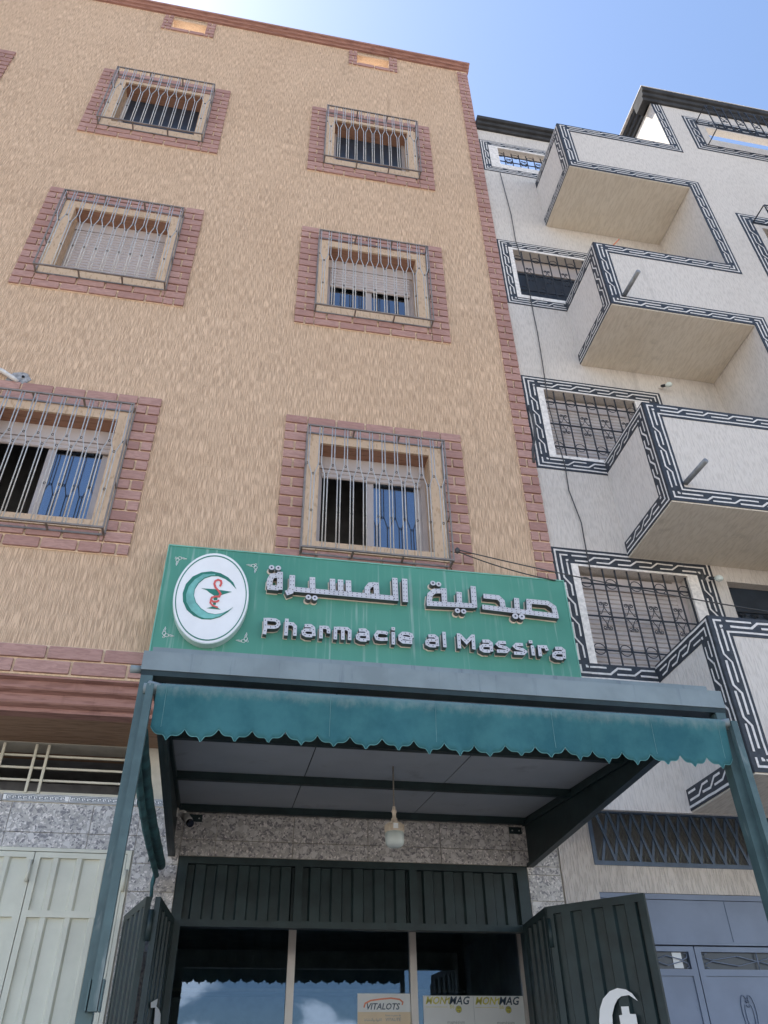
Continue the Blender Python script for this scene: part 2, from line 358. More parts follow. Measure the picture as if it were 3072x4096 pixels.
# ---- bricks
brick_me = bpy.data.meshes.new('brick'); bm = bmesh.new(); bmesh.ops.create_cube(bm, size=1)
bmesh.ops.bevel(bm, geom=bm.edges[:], offset=.035, segments=1, affect='EDGES'); bm.to_mesh(brick_me); bm.free(); brick_me.materials.append(M['brick'])
BR = []
def bricks_row(x0, x1, z0, z1, cuts, y=-.018, gap=.021):
    xs = [x0]+[c for c in cuts if x0+.02 < c < x1-.02]+[x1]
    for a, b in zip(xs, xs[1:]):
        j = lambda k: random.uniform(-k, k)
        BR.append((a+(gap/2 if a > x0 else 0), b-(gap/2 if b < x1 else 0), z0+gap/2+j(.002), z1-gap/2+j(.002), y+j(.003)))
def brick_frame(xa, xb, za, zb, side, h, top, bot, wall_y=0.):
    """side columns alternate one stretcher / two headers; long bricks above and below"""
    mo = MB(); n = round((zb-za)/h); hh = (zb-za)/n
    for k in range(n):
        z0, z1 = za+k*hh, za+(k+1)*hh
        for a, b in ((xa, xa+side), (xb-side, xb)):
            bricks_row(a, b, z0, z1, [] if k % 2 else [(a+b)/2+random.uniform(-.012, .012)])
    for rows, zz, sgn in ((bot, za, 1), (top, zb, -1)):
        for k in range(rows):
            z0 = zz + sgn*hh*k; z0, z1 = (z0, z0+hh) if sgn > 0 else (z0-hh, z0)
            L = .30; off = (k % 2)*.15
            bricks_row(xa+side+.012, xb-side-.012, z0, z1, [xa+side-off+L*i for i in range(1, 8)])
    y0, y1 = -.006, .001
    mo.box(xa, xa+side, y0, y1, za, zb); mo.box(xb-side, xb, y0, y1, za, zb); mo.box(xa+side, xb-side, y0, y1, za, za+hh*bot); mo.box(xa+side, xb-side, y0, y1, zb-hh*top, zb)
    mo.build('brick_mortar_bed', M['mortar'], ob)
BZ = [(5.37, 7.26), (8.71, 10.62), (12.0, 13.84)]
for c, r in wins:
    x = wx(c); brick_frame(x-.915, x+.915, BZ[r][0], BZ[r][1], .215, .118, 2, 2)
    # plain raised surround between bricks and opening
    h = (x-OW, x+OW, OZ[r], OZ[r]+OH[r]); a, b, z0, z1 = x-.698, x+.698, BZ[r][0]+.24, BZ[r][1]-.24
    s = MB(); s.box(a, h[0]-.001, -.022, 0, z0, z1); s.box(h[1]+.001, b, -.022, 0, z0, z1); s.box(h[0]-.001, h[1]+.001, -.022, 0, h[3], z1); s.box(h[0]-.001, h[1]+.001, -.028, .10, z0, h[2]+.004)
    s.build('window_surround', M['ochre_plain'], ob)
for h in tiny: brick_frame(h[0]-.14, h[1]+.14, h[2]-.12, h[3]+.09, .135, .1, 0, 1)
def strip_rows(x0, x1, z0, z1, h):
    n = int((z1-z0)/h)
    for k in range(n): bricks_row(x0, x1, z0+k*h, z0+(k+1)*h, [] if k % 2 else [(x0+x1)/2+random.uniform(-.012, .012)])
strip_rows(2.615, 2.795, 4.30, 16.08, .1185)
MB().box(2.612, 2.797, -.006, .001, 4.25, 16.095).build('brick_mortar_bed', M['mortar'], ob)
for k, (z0, z1) in enumerate(((4.252, 4.372), (4.372, 4.492))):
    bricks_row(-4.2, 2.60, z0, z1, [-4.2+.415*i-(k*.2) for i in range(1, 18)])
MB().box(-4.2, 2.6, -.006, .001, 4.246, 4.496).build('brick_mortar_bed', M['mortar'], ob)
def seen(b):
    p = Vector(((b[0]+b[1])/2, 0, (b[2]+b[3])/2)); d = p-CAM; u, v = d.dot(rt)/d.dot(fwd)*FPX, -d.dot(up)/d.dot(fwd)*FPX
    if abs(u) > 1560 or abs(v) > 2070: return -1
    if 4.3 < p.z < 5.40 and -.75 < p.x < 2.62 and p.z < 5.42: return -1
    return (b[1]-b[0])*(b[3]-b[2])/d.length
BR.sort(key=lambda b: -seen(b))
far = MB()
for i, (a, b, z0, z1, y) in enumerate(BR):
    if i < 295:
        link('brick', brick_me, ob, ((a+b)/2, y+.012, (z0+z1)/2), (b-a, .04, z1-z0))
    else: far.box(a, b, y-.008, y+.02, z0, z1)
stuff(far.build('brick_courses', M['brick'], ob))
# ---- windows with roller shutters, sliding sashes
def slats(x0, x1, z0, z1, y, h=.05):
    s = MB(); n = max(1, round((z1-z0)/h)); hh = (z1-z0)/n
    for k in range(n):
        z = z0+k*hh; s.prism([(x0, y, z), (x0, y-.012, z+hh*.18), (x0, y-.012, z+hh*.82), (x0, y, z+hh), (x0, y+.01, z+hh), (x0, y+.01, z)], (x1-x0, 0, 0))
    return s
shut = {(0, 0): (6.64, True, 1), (1, 0): (6.64, True, 1), (0, 1): (9.74, True, 2), (1, 1): (9.09, True, 2), (0, 2): (None, False, 0), (1, 2): (None, False, 0), (2, 2): (None, False, 0)}
for c, r in wins:
    x = wx(c); z0, z1 = OZ[r], OZ[r]+OH[r]; y = .20; zs, box, panes = shut[(c, r)]; sh = .03
    zt = z1 if not box else z1-.03
    f = MB(); f.box(x-OW, x-OW+.05, y-.01, y+.06, z0+.004, zt); f.box(x+OW-.05, x+OW, y-.01, y+.06, z0+.004, zt); f.box(x-OW+.05, x+OW-.05, y-.01, y+.06, z0+.004, z0+.05)
    if panes:
        f.box(x-.045, x+.02, y+.005, y+.045, z0+.05, zs+.02); f.box(x+OW-.11, x+OW-.05, y+.02, y+.05, z0+.05, zs+.02)
    wo = f.build('window', M['alu'], ob)
    if box:
        MB().box(x-OW+.001, x+OW-.001, y-.03, y+.10, z1-.16, z1-.004).build('shutter_box', M['shutter'], wo)
        slats(x-OW+.045, x+OW-.045, zs, z1-.162, y-.012).build('roller_shutter', M['shutter'], wo)
    if panes == 1: MB().box(x+.02, x+OW-.11, y+.03, y+.036, z0+.05, zs+.02).build('pane', M['wglass'], wo)
    if panes == 2 and zs > z0+.1:
        MB().box(x-OW+.05, x-.045, y+.03, y+.036, z0+.05, zs+.02).build('pane', M['wglass'], wo); MB().box(x+.02, x+OW-.11, y+.03, y+.036, z0+.05, zs+.02).build('pane', M['wglass'], wo)
    if panes:
        cu = MB(); P_ = [(x-.02+(OW-.03)*q/40, y+.14+.022*math.sin(q*1.1+c)+.01*math.sin(q*2.7), 0) for q in range(41)]
        for p0, p1 in zip(P_, P_[1:]): cu.quad((p0[0], p0[1], z0+.02), (p1[0], p1[1], z0+.02), (p1[0], p1[1], z1-.02), (p0[0], p0[1], z1-.02))
        cu.build('curtain', M['curtain'], wo, True)
    if panes == 0: MB().box(x-OW+.05, x+OW-.05, y+.03, y+.036, z0+.05, z1).build('insect_screen', M['darkwin'], wo)
# ---- grilles: paired bars that split and meet again, boxed out from the wall
PI_ = .1247; yg = -.14; gb, gt = -.145, 1.325; zr, zv, zm = .83, .705, .265
e = .0145
barL = MB().tube([(-e, 0, gt), (-e, 0, zr), (-PI_/2+e, 0, zv), (-PI_/2+e, 0, gb)], .0058, 5).mesh('bar', M['bar'], True)
barR = MB().tube([(e, 0, gt), (e, 0, zr), (PI_/2-e, 0, zv), (PI_/2-e, 0, gb)], .0058, 5).mesh('bar', M['bar'], True)
ringm = MB()
for k in range(12):
    for (x, z) in [(k*PI_-5.5*PI_, zr)]+([(k*PI_-5*PI_, zv), (k*PI_-5*PI_, zm)] if k < 11 else []):
        ringm.tube([(x+.0115*math.cos(a), 0, z+.0115*math.sin(a)) for a in [i*math.pi/4 for i in range(8)]], .0045, 4, closed=True)
ringme = ringm.mesh('rings', M['ring'])
for c, r in wins:
    x, z = wx(c), OZ[r]; X0, X1 = x-.70, x+.70
    f = MB()
    for zz in (gb, gt):
        f.box(X0, X1, yg-.009, yg+.009, z+zz-.008, z+zz+.008); f.box(X0, X1, -.034, -.026, z+zz-.009, z+zz+.009)
        for xx in (X0+.012, X0+.47, X0+.93, X1-.012): f.box(xx-.009, xx+.009, yg+.0092, -.0342, z+zz-.006, z+zz+.006)
    for xx in (X0+.006, X1-.006):
        f.box(xx-.007, xx+.007, yg-.007, yg+.007, z+gb+.0112, z+gt-.0112); f.box(xx-.007, xx+.007, -.036, -.022, z+gb+.0142, z+gt-.0142)
        for q in (.35, .7): f.box(xx-.006, xx+.006, yg+.0072, -.0362, z+gb+(gt-gb)*q-.006, z+gb+(gt-gb)*q+.006)
    go = f.build('window_grille', M['grille_dark'], ob)
    for k in range(12):
        if k > 0: link('bar', barL, go, (x+(k-5.5)*PI_, yg, z))
        if k < 11: link('bar', barR, go, (x+(k-5.5)*PI_, yg, z))
    stuff(link('rings', ringme, go, (x, yg, z)))
# broken render with conduit beside the upper-left corner of the left first-floor window
hp = PY(75, 1515); hm = MB(); pts = []
for i in range(14):
    a = 2*math.pi*i/14; q = .09*random.uniform(.75, 1.15); pts.append((hp.x+q*1.25*math.cos(a), -.010, hp.z+q*math.sin(a)))
hm.prism(pts, (0, .012, 0)).build('broken_render_patch', M['cement'], ob)
MB().tube([(hp.x-.40, -.045, hp.z+.09), (hp.x-.15, -.05, hp.z+.03), (hp.x-.04, -.045, hp.z-.04), (hp.x+.01, -.02, hp.z-.06)], .022, 8).build('conduit_pipe', M['pvc_w'], ob, True)
MB().lathe([(.014, 0), (.014, .012)], (0, 0, 0), 10).build('patch_hole', M['lens'], ob, loc=(hp.x+.04, -.02, hp.z+.01))

# ---- ground floor of the ochre building: tiled wall, transom grille, cream door, shop front
SX0, SX1, SZ = -.347, 2.466, 3.192            # shop opening
DX0, DX1, DZ = -2.12, -.70, 3.215             # cream door opening
TX0, TX1, TZ0, TZ1 = -3.4, -.752, 3.612, 4.02 # transom opening
gw = wall_grid(MB(), -9, XR-.004, 0.14, 4.024, [(SX0, SX1, .14, SZ), (DX0, DX1, .14, DZ), (TX0, TX1, TZ0, TZ1)], G, G+.24)
for h in ((SX0, SX1, .14, SZ), (DX0, DX1, .14, DZ), (TX0, TX1, TZ0, TZ1)):
    reveals(gw, h, G, G+.24); gw.quad((h[0], G, h[3]), (h[1], G, h[3]), (h[1], G+.24, h[3]), (h[0], G+.24, h[3]))
gwo = gw.build('ground_floor_wall', mat('ground_wall_plaster', (.50, .47, .40), .9, var=.12, sc=6, bs=.4), ob)
MB().box(-4, SX0-.25, 1.8, 1.84, .14, 4.02).build('inner_partition', M['room'], ob)
tile_cells = []
zs_t = [2.05, 2.13, 2.33, 2.53, 2.73, 2.93, 3.127, 3.325, 3.545]
vx = [-2.27-.608, -2.262, -1.654, -1.046, -.688, SX0]
for j in range(len(zs_t)-1):
    for i in range(len(vx)-1): tile_cells.append((vx[i], vx[i+1], zs_t[j], zs_t[j+1]))
tx = [SX0]+[-.081+.607*k for k in range(5)]+[XR-.045]
for z0, z1 in ((SZ, 3.312), (3.312, 3.512), (3.512, 3.712)):
    for i in range(len(tx)-1): tile_cells.append((tx[i], tx[i+1], z0, z1))
for j in range(len(zs_t)-3): tile_cells.append((SX1+.001, XR-.045, zs_t[j], zs_t[j+1]))
tile_cells.append((SX1+.001, XR-.045, zs_t[-3], SZ))
def clip_tile(t):
    a, b, c, d = t
    if c < DZ and b > DX0 and a < DX1:     # cut round the cream door
        if d > DZ: c = DZ
        elif b > DX1: a = max(a, DX1)
        elif a < DX0: b = DX0
        else: return None
        if b-a < .03 or d-c < .02: return None
    return a, b, c, d
tmesh = {}
for t in tile_cells:
    t = clip_tile(t)
    if not t: continue
    a, b, c, d = t; gp = .0025
    MB().box(a+gp, b-gp, G-.011-random.uniform(0, .0015), G+.0, c+gp, d-gp).build('tile', M['granite'], gwo)
# greek-key border tiles
def key_tile(x0, x1, z0, z1):
    t = MB().box(x0+.002, x1-.002, G-.016, G, z0, z1).build('border_tile', M['white_pl'], gwo)
    k = MB(); y = G-.0175; P_ = .0395; n = int((x1-x0-.02)/P_); h = z1-z0; ox = x0+((x1-x0)-n*P_)/2
    zz = [z0+h*q for q in (.26, .42, .58, .74)]; lw = .0042
    for i in range(n):
        u = ox+i*P_; q = P_/4
        for (a, b, c, d) in ((0, 3.2, 3, 3), (3.2, 3.2, 1, 3), (1.6, 3.2, 1, 1), (1.6, 1.6, 1, 2), (0, 0, 0, 3), (0, 4, 0, 0)):
            k.box(u+a*q-lw/2, u+b*q+lw/2, y-.0006*(i % 2)-.0002*(a+d), y+.002, zz[c]-lw/2, zz[d]+lw/2)
    for z in (z0+h*.09, z0+h*.91): k.box(x0+.002, x1-.002, y, y+.002, z-.0022, z+.0022)
    k.build('key_pattern', M['navy'], t)
for a, b in ((-1.735, -1.244), (-1.244, -.741), (-.741, -.36)): key_tile(a, b, 3.552, 3.607)
MB().box(-2.6, -1.742, G-.013, G, 3.55, 3.60).build('border_end_plaster', M['cement'], gwo)
# transom grille
tg = MB()
tm = mat('cream_transom_bar', (.60, .57, .47), .5, var=.1, sc=8)
tgo = MB().box(TX0, TX1-.05, G+.03, G+.04, TZ0+.003, TZ0+.014).build('transom_grille', tm, ob)
for z in (3.638, 3.735, 3.833, 3.931): MB().box(TX0, TX1, G+.045, G+.062, z-.008, z+.008).build('bar', tm, tgo)
for x in (-2.2, -1.84, -1.592, -1.497, -.775): MB().box(x-.010, x+.010, G+.022, G+.0445, TZ0+.0145, TZ1-.002).build('bar', tm, tgo)
# cream double door
def half_ribs(x0, x1, z0, z1, y, first, pitch, wd, dep):
    """sheet with rounded vertical ribs"""
    s = MB(); prof = [(x0, 0.)]; x = first
    while x+wd < x1:
        for q in range(9):
            a = q/8; prof.append((x+wd*a, -dep*min(1, math.sin(math.pi*a)*1.6)))
        x += pitch
    prof.append((x1, 0.))
    for (xa, da), (xb, db) in zip(prof, prof[1:]): s.quad((xa, y+da, z0), (xb, y+db, z0), (xb, y+db, z1), (xa, y+da, z1))
    return s
df = MB(); df.box(DX0, DX0+.04, G-.02, G+.06, .14, DZ-.001); df.box(DX1-.03, DX1, G-.02, G+.06, .14, DZ-.001); df.box(DX0+.04, DX1-.03, G-.02, G+.06, DZ-.026, DZ-.001)
dfo = df.build('metal_door', M['creamdoor'], ob)
for (a, b, first) in ((-1.396, -.734, -1.272), (-2.075, -1.402, -1.96)):
    z1 = DZ-.03; f = MB(); y0, y1 = G-.014, G+.02
    f.box(a, a+.042, y0, y1, .16, z1); f.box(b-.05, b, y0, y1, .16, z1); f.box(a+.042, b-.05, y0, y1, z1-.038, z1); f.box(a+.042, b-.05, y0, y1, 2.745, 2.79); f.box(a+.042, b-.05, y0, y1, 1.2, 1.245); f.box(a+.042, b-.05, y0, y1, .16, .2)
    lf = f.build('door_leaf', M['creamdoor'], dfo)
    for z0, zz in ((2.79, z1-.038), (1.245, 2.745)): half_ribs(a+.042, b-.05, z0, zz, G+.012, first, .169, .062, .022).build('ribbed_sheet', M['creamdoor'], lf)
for x, z in ((-1.412, 3.05), (-.722, 3.0)):
    hg = MB().lathe([(.013, -.075), (.013, -.005), (.0135, 0), (.013, .005), (.013, .075)], (0, 0, 0), 10).build('hinge', M['creamdoor'], dfo, True, (x, G-.03, z))
    MB().box(x-.022, x+.018, G-.0225, G-.0145, z-.06, z+.045).build('hinge_plate', M['creamdoor'], dfo)
# shop front: dark green transom of ribbed sheet, glazed doors
def ribbed(o, dx, dy, wd, z0, z1, pitch=.105, dep=.022, flip=1):
    """trapezoid-ribbed metal sheet standing on plan direction (dx,dy)"""
    s = MB(); n = max(1, round(wd/pitch)); p = wd/n; nx, ny = dy*flip, -dx*flip; prof = []
    for k in range(n):
        for q, d in ((0, 0), (.30, 0), (.38, 1), (.82, 1), (.90, 0)): prof.append(((k+q)*p, d*dep))
    prof.append((wd, 0))
    P_ = [(o[0]+dx*a+nx*d, o[1]+dy*a+ny*d) for a, d in prof]
    for a, b in zip(P_, P_[1:]): s.quad((*a, z0), (*b, z0), (*b, z1), (*a, z1))
    return s
sf = MB(); y0, y1 = G-.008, G+.07
sf.box(SX0+.001, SX0+.075, y0, y1, .14, SZ-.001); sf.box(SX1-.09, SX1-.001, y0, y1, .14, SZ-.001); sf.box(SX0+.075, SX1-.09, y0, y1, SZ-.052, SZ-.001); sf.box(SX0+.075, SX1-.09, y0, y1, 2.705, 2.752)
for x in (.585, 1.50): sf.box(x-.03, x+.03, y0, y1, 2.752, SZ-.052)
sfo = sf.build('shop_front', M['dgreen'], ob)
for a, b in ((SX0+.075, .555), (.615, 1.47), (1.53, SX1-.09)):
    ribbed((a, G+.05), 1, 0, b-a, 2.752, SZ-.052, .172, .026).build('transom_sheet', M['dgreen'], sfo)
gy = 1.85                                   # glazing stands about a metre inside the opening
for a, b in ((.615, .679), (1.681, 1.741), (2.69, 2.757), (-.50, -.44)):
    MB().box(a, b, gy-.035, gy+.03, .16, 2.877).build('mullion', M['inox'], sfo)
for a, b in ((-.44, .615), (.679, 1.681), (1.741, 2.69)):
    MB().box(a+.001, b-.001, gy, gy+.006, .17, 2.877).build('pane', M['glass'], sfo)
MB().box(-.52, 2.765, gy-.04, gy+.04, 2.8775, 3.0).build('glazing_head', M['dgreen'], sfo)
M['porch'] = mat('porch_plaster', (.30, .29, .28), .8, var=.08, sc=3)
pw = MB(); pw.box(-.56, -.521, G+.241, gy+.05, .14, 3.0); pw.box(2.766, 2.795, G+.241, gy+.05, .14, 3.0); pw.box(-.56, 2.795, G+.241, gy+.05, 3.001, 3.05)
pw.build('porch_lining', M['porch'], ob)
# shop interior shell
ri = MB(); ri.box(-.56, 2.79, 4.2, 4.3, .14, 3.05); ri.box(-.6, -.561, gy+.06, 4.3, .14, 3.05); ri.box(2.767, 2.79, gy+.06, 4.19, .14, 3.05); ri.box(-.56, 2.79, gy+.06, 4.3, 3.051, 3.1)
ri.build('shop_interior', M['room'], ob)
for i, z in enumerate((1.9, 2.25, 2.6)):
    MB().box(-.5, 2.7, 3.7, 4.19, z, z+.03).build('shop_shelf', mat('shelf_board%d' % i, (.30, .29, .28), .6), ob)
# folding shutter leaves, open: each leaf hinged to the next
def leaf(p, q, z0=.2, z1=2.75, rib_side=1):
    p, q = Vector((*p, 0)), Vector((*q, 0)); d = (q-p); L = d.length; d /= L; n = Vector((d.y, -d.x, 0))
    f = MB(); th = .036
    for s0, s1, a, b in ((0, .045, z0, z1), (L-.045, L, z0, z1), (.045, L-.045, z1-.05, z1), (.045, L-.045, z0, z0+.05)):
        f.obox(p+d*s0-n*th/2+Vector((0, 0, a)), d*(s1-s0), n*th, (0, 0, b-a))
    lo = f.build('shutter_leaf', M['dgreen'], sfo)
    o = p+d*.045-n*.008*rib_side
    ribbed((o.x, o.y), d.x, d.y, L-.09, z0+.05, z1-.05, .15, .026, rib_side).build('ribbed_sheet', M['dgreen'], lo)
    return lo, p, d, n, L
RJ, RF, RE = (2.385, G-.03), (2.322, .075), (2.83, -.43)
LJ, LF, LO, LB = (-.335, G-.03), (-.405, .03), (-.463, .03), (-.655, .70)
leaf(RJ, RF, rib_side=1); Rl = leaf(RF, RE, rib_side=1); Ll = leaf(LJ, LF, rib_side=-1); leaf(LO, LB, rib_side=-1)
for x, y in ((2.312, .06), (-.434, .02)):
    MB().lathe([(.017, -.09), (.017, .09)], (0, 0, 0), 10).build('hinge', M['dgreen'], sfo, True, (x, y, 2.58))
MB().tube([(-.64, .62, 2.62), (-.64, .62, .3)], .010, 8).build('bolt_rod', M['iron'], sfo, True)
# white crescent and cross painted on the shutter
def decal(poly, lf, off, name, mt, parent):
    lo, p, d, n, L = lf
    if (CAM-p).dot(n) < 0: n = -n
    P3 = [PP(x, y, p+n*off, n) for x, y in poly]; return MB().prism(P3, -n*.002).build(name, mt, parent)
k = 800/1659; Q = lambda pts: [(2272+x*k, 3496+y*k) for x, y in pts]
decal(Q([(580,1055),(530,990),(480,958),(410,946),(345,972),(290,1035),(264,1120),(258,1230),(285,1360),(340,1450),(430,1510),(540,1500),(620,1440),(560,1450),(480,1430),(410,1360),(372,1260),(366,1170),(385,1090),(410,1040),(440,1015),(505,1004)]), Rl, .034, 'painted_crescent', M['white_pl'], Rl[0])
decal(Q([(440,1100),(502,1097),(512,1160),(562,1162),(580,1260),(525,1262),(540,1340),(480,1345),(465,1265),(440,1268),(423,1172),(450,1168)]), Rl, .034, 'painted_cross', M['white_pl'], Rl[0])
k7 = 700/1659
decal([(x*k7, 3296+y*k7) for x, y in [(1432,1692),(1498,1655),(1482,1728),(1510,1760),(1522,1800),(1520,1900),(1462,1900),(1470,1810),(1474,1740),(1432,1742)]], Ll, .032, 'painted_crescent', M['white_pl'], Ll[0])

# ================================================================== WHITE BUILDING
wb = thing('balcony_building', 'white apartment building with black meander-painted borders and boxed balconies', 'building', (7, 4, 0))
BX, YB, BAY = 3.61, -.90, 5.36
ZB = [(11.62, 12.77), (8.69, 9.86), (5.90, 7.14), (3.455, 4.72)]    # balcony underside, parapet top
WW = [(3.10, 4.20, 13.14, 13.63), (3.02, 4.16, 9.90, 10.89), (3.062, 4.19, 7.155, 8.165), (3.055, 4.192, 4.69, 5.73)]
DOORS = [(4.613, 5.2, 3.9, 5.716)]
yw0, yw1 = .012, .24
MB().box(XR+.004, BAY, yw0, yw0+.035, 3.44, 3.7395).build('wall_lower_lip', M['white'], wb)
mb = wall_grid(MB(), XR+.004, BAY, 12.4, 14.12, WW[:1], yw0, yw0+.12)
h = WW[0]; reveals(mb, h, yw0, yw0+.12); mb.quad((h[0], yw0, h[3]), (h[1], yw0, h[3]), (h[1], yw0+.12, h[3]), (h[0], yw0+.12, h[3]))
mb.build('parapet_wall', M['white'], wb)
mb = wall_grid(MB(), XR+.004, BAY, 3.74, 12.4, WW[1:]+DOORS, yw0, yw1)
for h in WW[1:]+DOORS:
    reveals(mb, h, yw0, yw1); mb.quad((h[0], yw0, h[3]), (h[1], yw0, h[3]), (h[1], yw1, h[3]), (h[0], yw1, h[3]))
mb.build('wall', M['white'], wb)
# bay: front and side walls projecting as far as the balconies
BWN = [(6.15, 7.4, 13.20, 13.57), (6.2, 7.4, 9.9, 10.87), (6.2, 7.4, 7.1, 8.1), (6.2, 7.4, 4.7, 5.7)]
mb = wall_grid(MB(), BAY, 10, 12.4, 14.05, BWN[:1], YB, YB+.10)
h = BWN[0]; reveals(mb, h, YB, YB+.10); mb.quad((h[0], YB, h[3]), (h[1], YB, h[3]), (h[1], YB+.10, h[3]), (h[0], YB+.10, h[3]))
mb.build('bay_parapet_wall', M['white'], wb)
mb = wall_grid(MB(), BAY, 10, 3.455, 12.4, BWN[1:], YB, YB+.2)
for h in BWN[1:]: reveals(mb, h, YB, YB+.2); mb.quad((h[0], YB, h[3]), (h[1], YB, h[3]), (h[1], YB+.2, h[3]), (h[0], YB+.2, h[3]))
mb.build('bay_wall', M['white'], wb)
MB().box(BAY+.001, BAY+.2, YB+.101, yw0+.3, 12.401, 14.05).build('bay_side_parapet', M['white'], wb)
MB().box(BAY+.001, BAY+.2, YB+.201, yw0+.3, 3.455, 12.4).build('bay_side_wall', M['white'], wb)
MB().box(BAY+.2, 10, YB+.2, .3, 3.455, 3.6).build('bay_floor', M['white_y'], wb)
MB().box(XR+.01, 9.9, .30, 8, 12.105, 12.16).build('roof_terrace', M['terrace'], wb)  # same pale tone, added to bounce sun up at openings and bay side
for z in (12.1, 9.0, 6.2): MB().box(XR+.01, 9.9, .30, 8, z-.2, z).build('floor_slab', M['room'], wb)
for z in (12.1, 9.0, 6.2): MB().box(BAY+.21, 9.9, YB+.21, .29, z-.2, z).build('bay_floor_slab', M['room'], wb)
MB().box(XR+.004, XR+.2, .241, 8, 3.7, 12.1).build('side_wall', M['white'], wb)
MB().box(XR+.2, 9.9, 1.6, 1.7, 3.7, 11.9).build('inner_partition', M['room'], wb)
MB().box(XR+.2, 9.9, 8, 8.1, 3.7, 12.1).build('rear_wall', M['white'], wb); MB().box(9.9, 10, YB+.2, 8, 3.7, 12.1).build('side_wall', M['white'], wb)
# cornices, charcoal, stepped
def steps(y, z0, z1, n, outw):
    pr_ = [(y+.2, z0), (y, z0)]; h = (z1-z0)/n
    for i in range(n):
        yy = y-outw*(i+1)/n; pr_ += [(yy+.008, z0+h*i), (yy, z0+h*i+.014), (yy, z0+h*(i+1)-.008)]
    return pr_+[(y-outw, z1), (y+.2, z1)]
profile_x(steps(yw0, 14.12, 14.345, 3, .125), XR+.004, BAY-.001).build('cornice', M['dcorn'], wb)
profile_x(steps(YB, 14.05, 14.33, 3, .11), BAY-.14, 10).build('cornice', M['dcorn'], wb)
sd = steps(BAY, 14.05, 14.328, 3, .105)
MB().prism([(x, YB+.03, z) for x, z in sd], (0, 1.0-.09, 0)).build('cornice', M['dcorn'], wb)
MB().box(BAY-.147, 10.0, YB-.118, YB+.22, 14.332, 14.345).build('cornice_cap', M['trim_white'], wb)
MB().box(BAY-.147, BAY+.22, YB+.222, .0, 14.332, 14.345).build('cornice_cap', M['trim_white'], wb)
# balconies
for i, (z0, z1) in enumerate(ZB):
    b = MB(); b.box(BX, BAY-.001, YB, YB+.12, z0, z1); b.box(BX, BX+.12, YB+.1201, yw0-.001, z0, z1); b.box(BX+.1201, BAY-.001, YB+.1201, yw0-.001, z0+.004, z0+.15)
    bo = b.build('balcony', M['white'], wb)
    MB().box(BX+.004, BAY-.004, YB+.004, yw0-.002, z0-.012, z0+.001).build('balcony_underside', M['white_y'], bo)
    if i in (1, 2):
        a = Vector((BX+.19 if i == 1 else BX+.195, YB+.02, z0+.19 if i == 1 else z0+.225)); MB().tube([a, a+Vector((.01, -.36, -.02))], .026, 10).build('drain_spout', M['pvc'], bo, True)
# ---- painted borders
class Plane:
    def __init__(s, o, u, v, n): s.o, s.u, s.v, s.n = map(Vector, (o, u, v, n))
    def __call__(s, a, b, h=0.): return s.o+s.u*a+s.v*b+s.n*h
def miters(path, closed):
    P_ = [Vector(p) for p in path]; n = len(P_); out_ = []
    for i in range(n):
        a = P_[i]-P_[i-1] if (i > 0 or closed) else None; b = P_[(i+1) % n]-P_[i] if (i < n-1 or closed) else None
        if a is None: a = b
        if b is None: b = a
        a = a.normalized(); b = b.normalized(); na = Vector((-a.y, a.x)); nb = Vector((-b.y, b.x))
        out_.append((na+nb)/(1+na.dot(nb)))
    return P_, out_
def wobble(pts, closed, amp=.0022, step=.10):
    P_ = [Vector(p) for p in pts]; out_ = []
    for a, b in zip(P_, P_[1:]+([P_[0]] if closed else [])):
        k_ = max(1, round((b-a).length/step))
        for q in range(k_): out_.append(a.lerp(b, q/k_)+(Vector((random.uniform(-amp, amp), random.uniform(-amp, amp)))))
    if not closed: out_.append(P_[-1])
    return out_
def stroke(mb, pl, pts, wd, h, closed=False, hand=False):
    if hand: pts = wobble(pts, closed); wd *= random.uniform(.86, 1.12)
    P_, mm = miters(pts, closed); n = len(P_); c = wd/2
    A = [P_[i]+mm[i]*c for i in range(n)]; B = [P_[i]-mm[i]*c for i in range(n)]
    for i in range(n if closed else n-1):
        j = (i+1) % n; mb.quad(pl(*A[i], h), pl(*A[j], h), pl(*B[j], h), pl(*B[i], h))
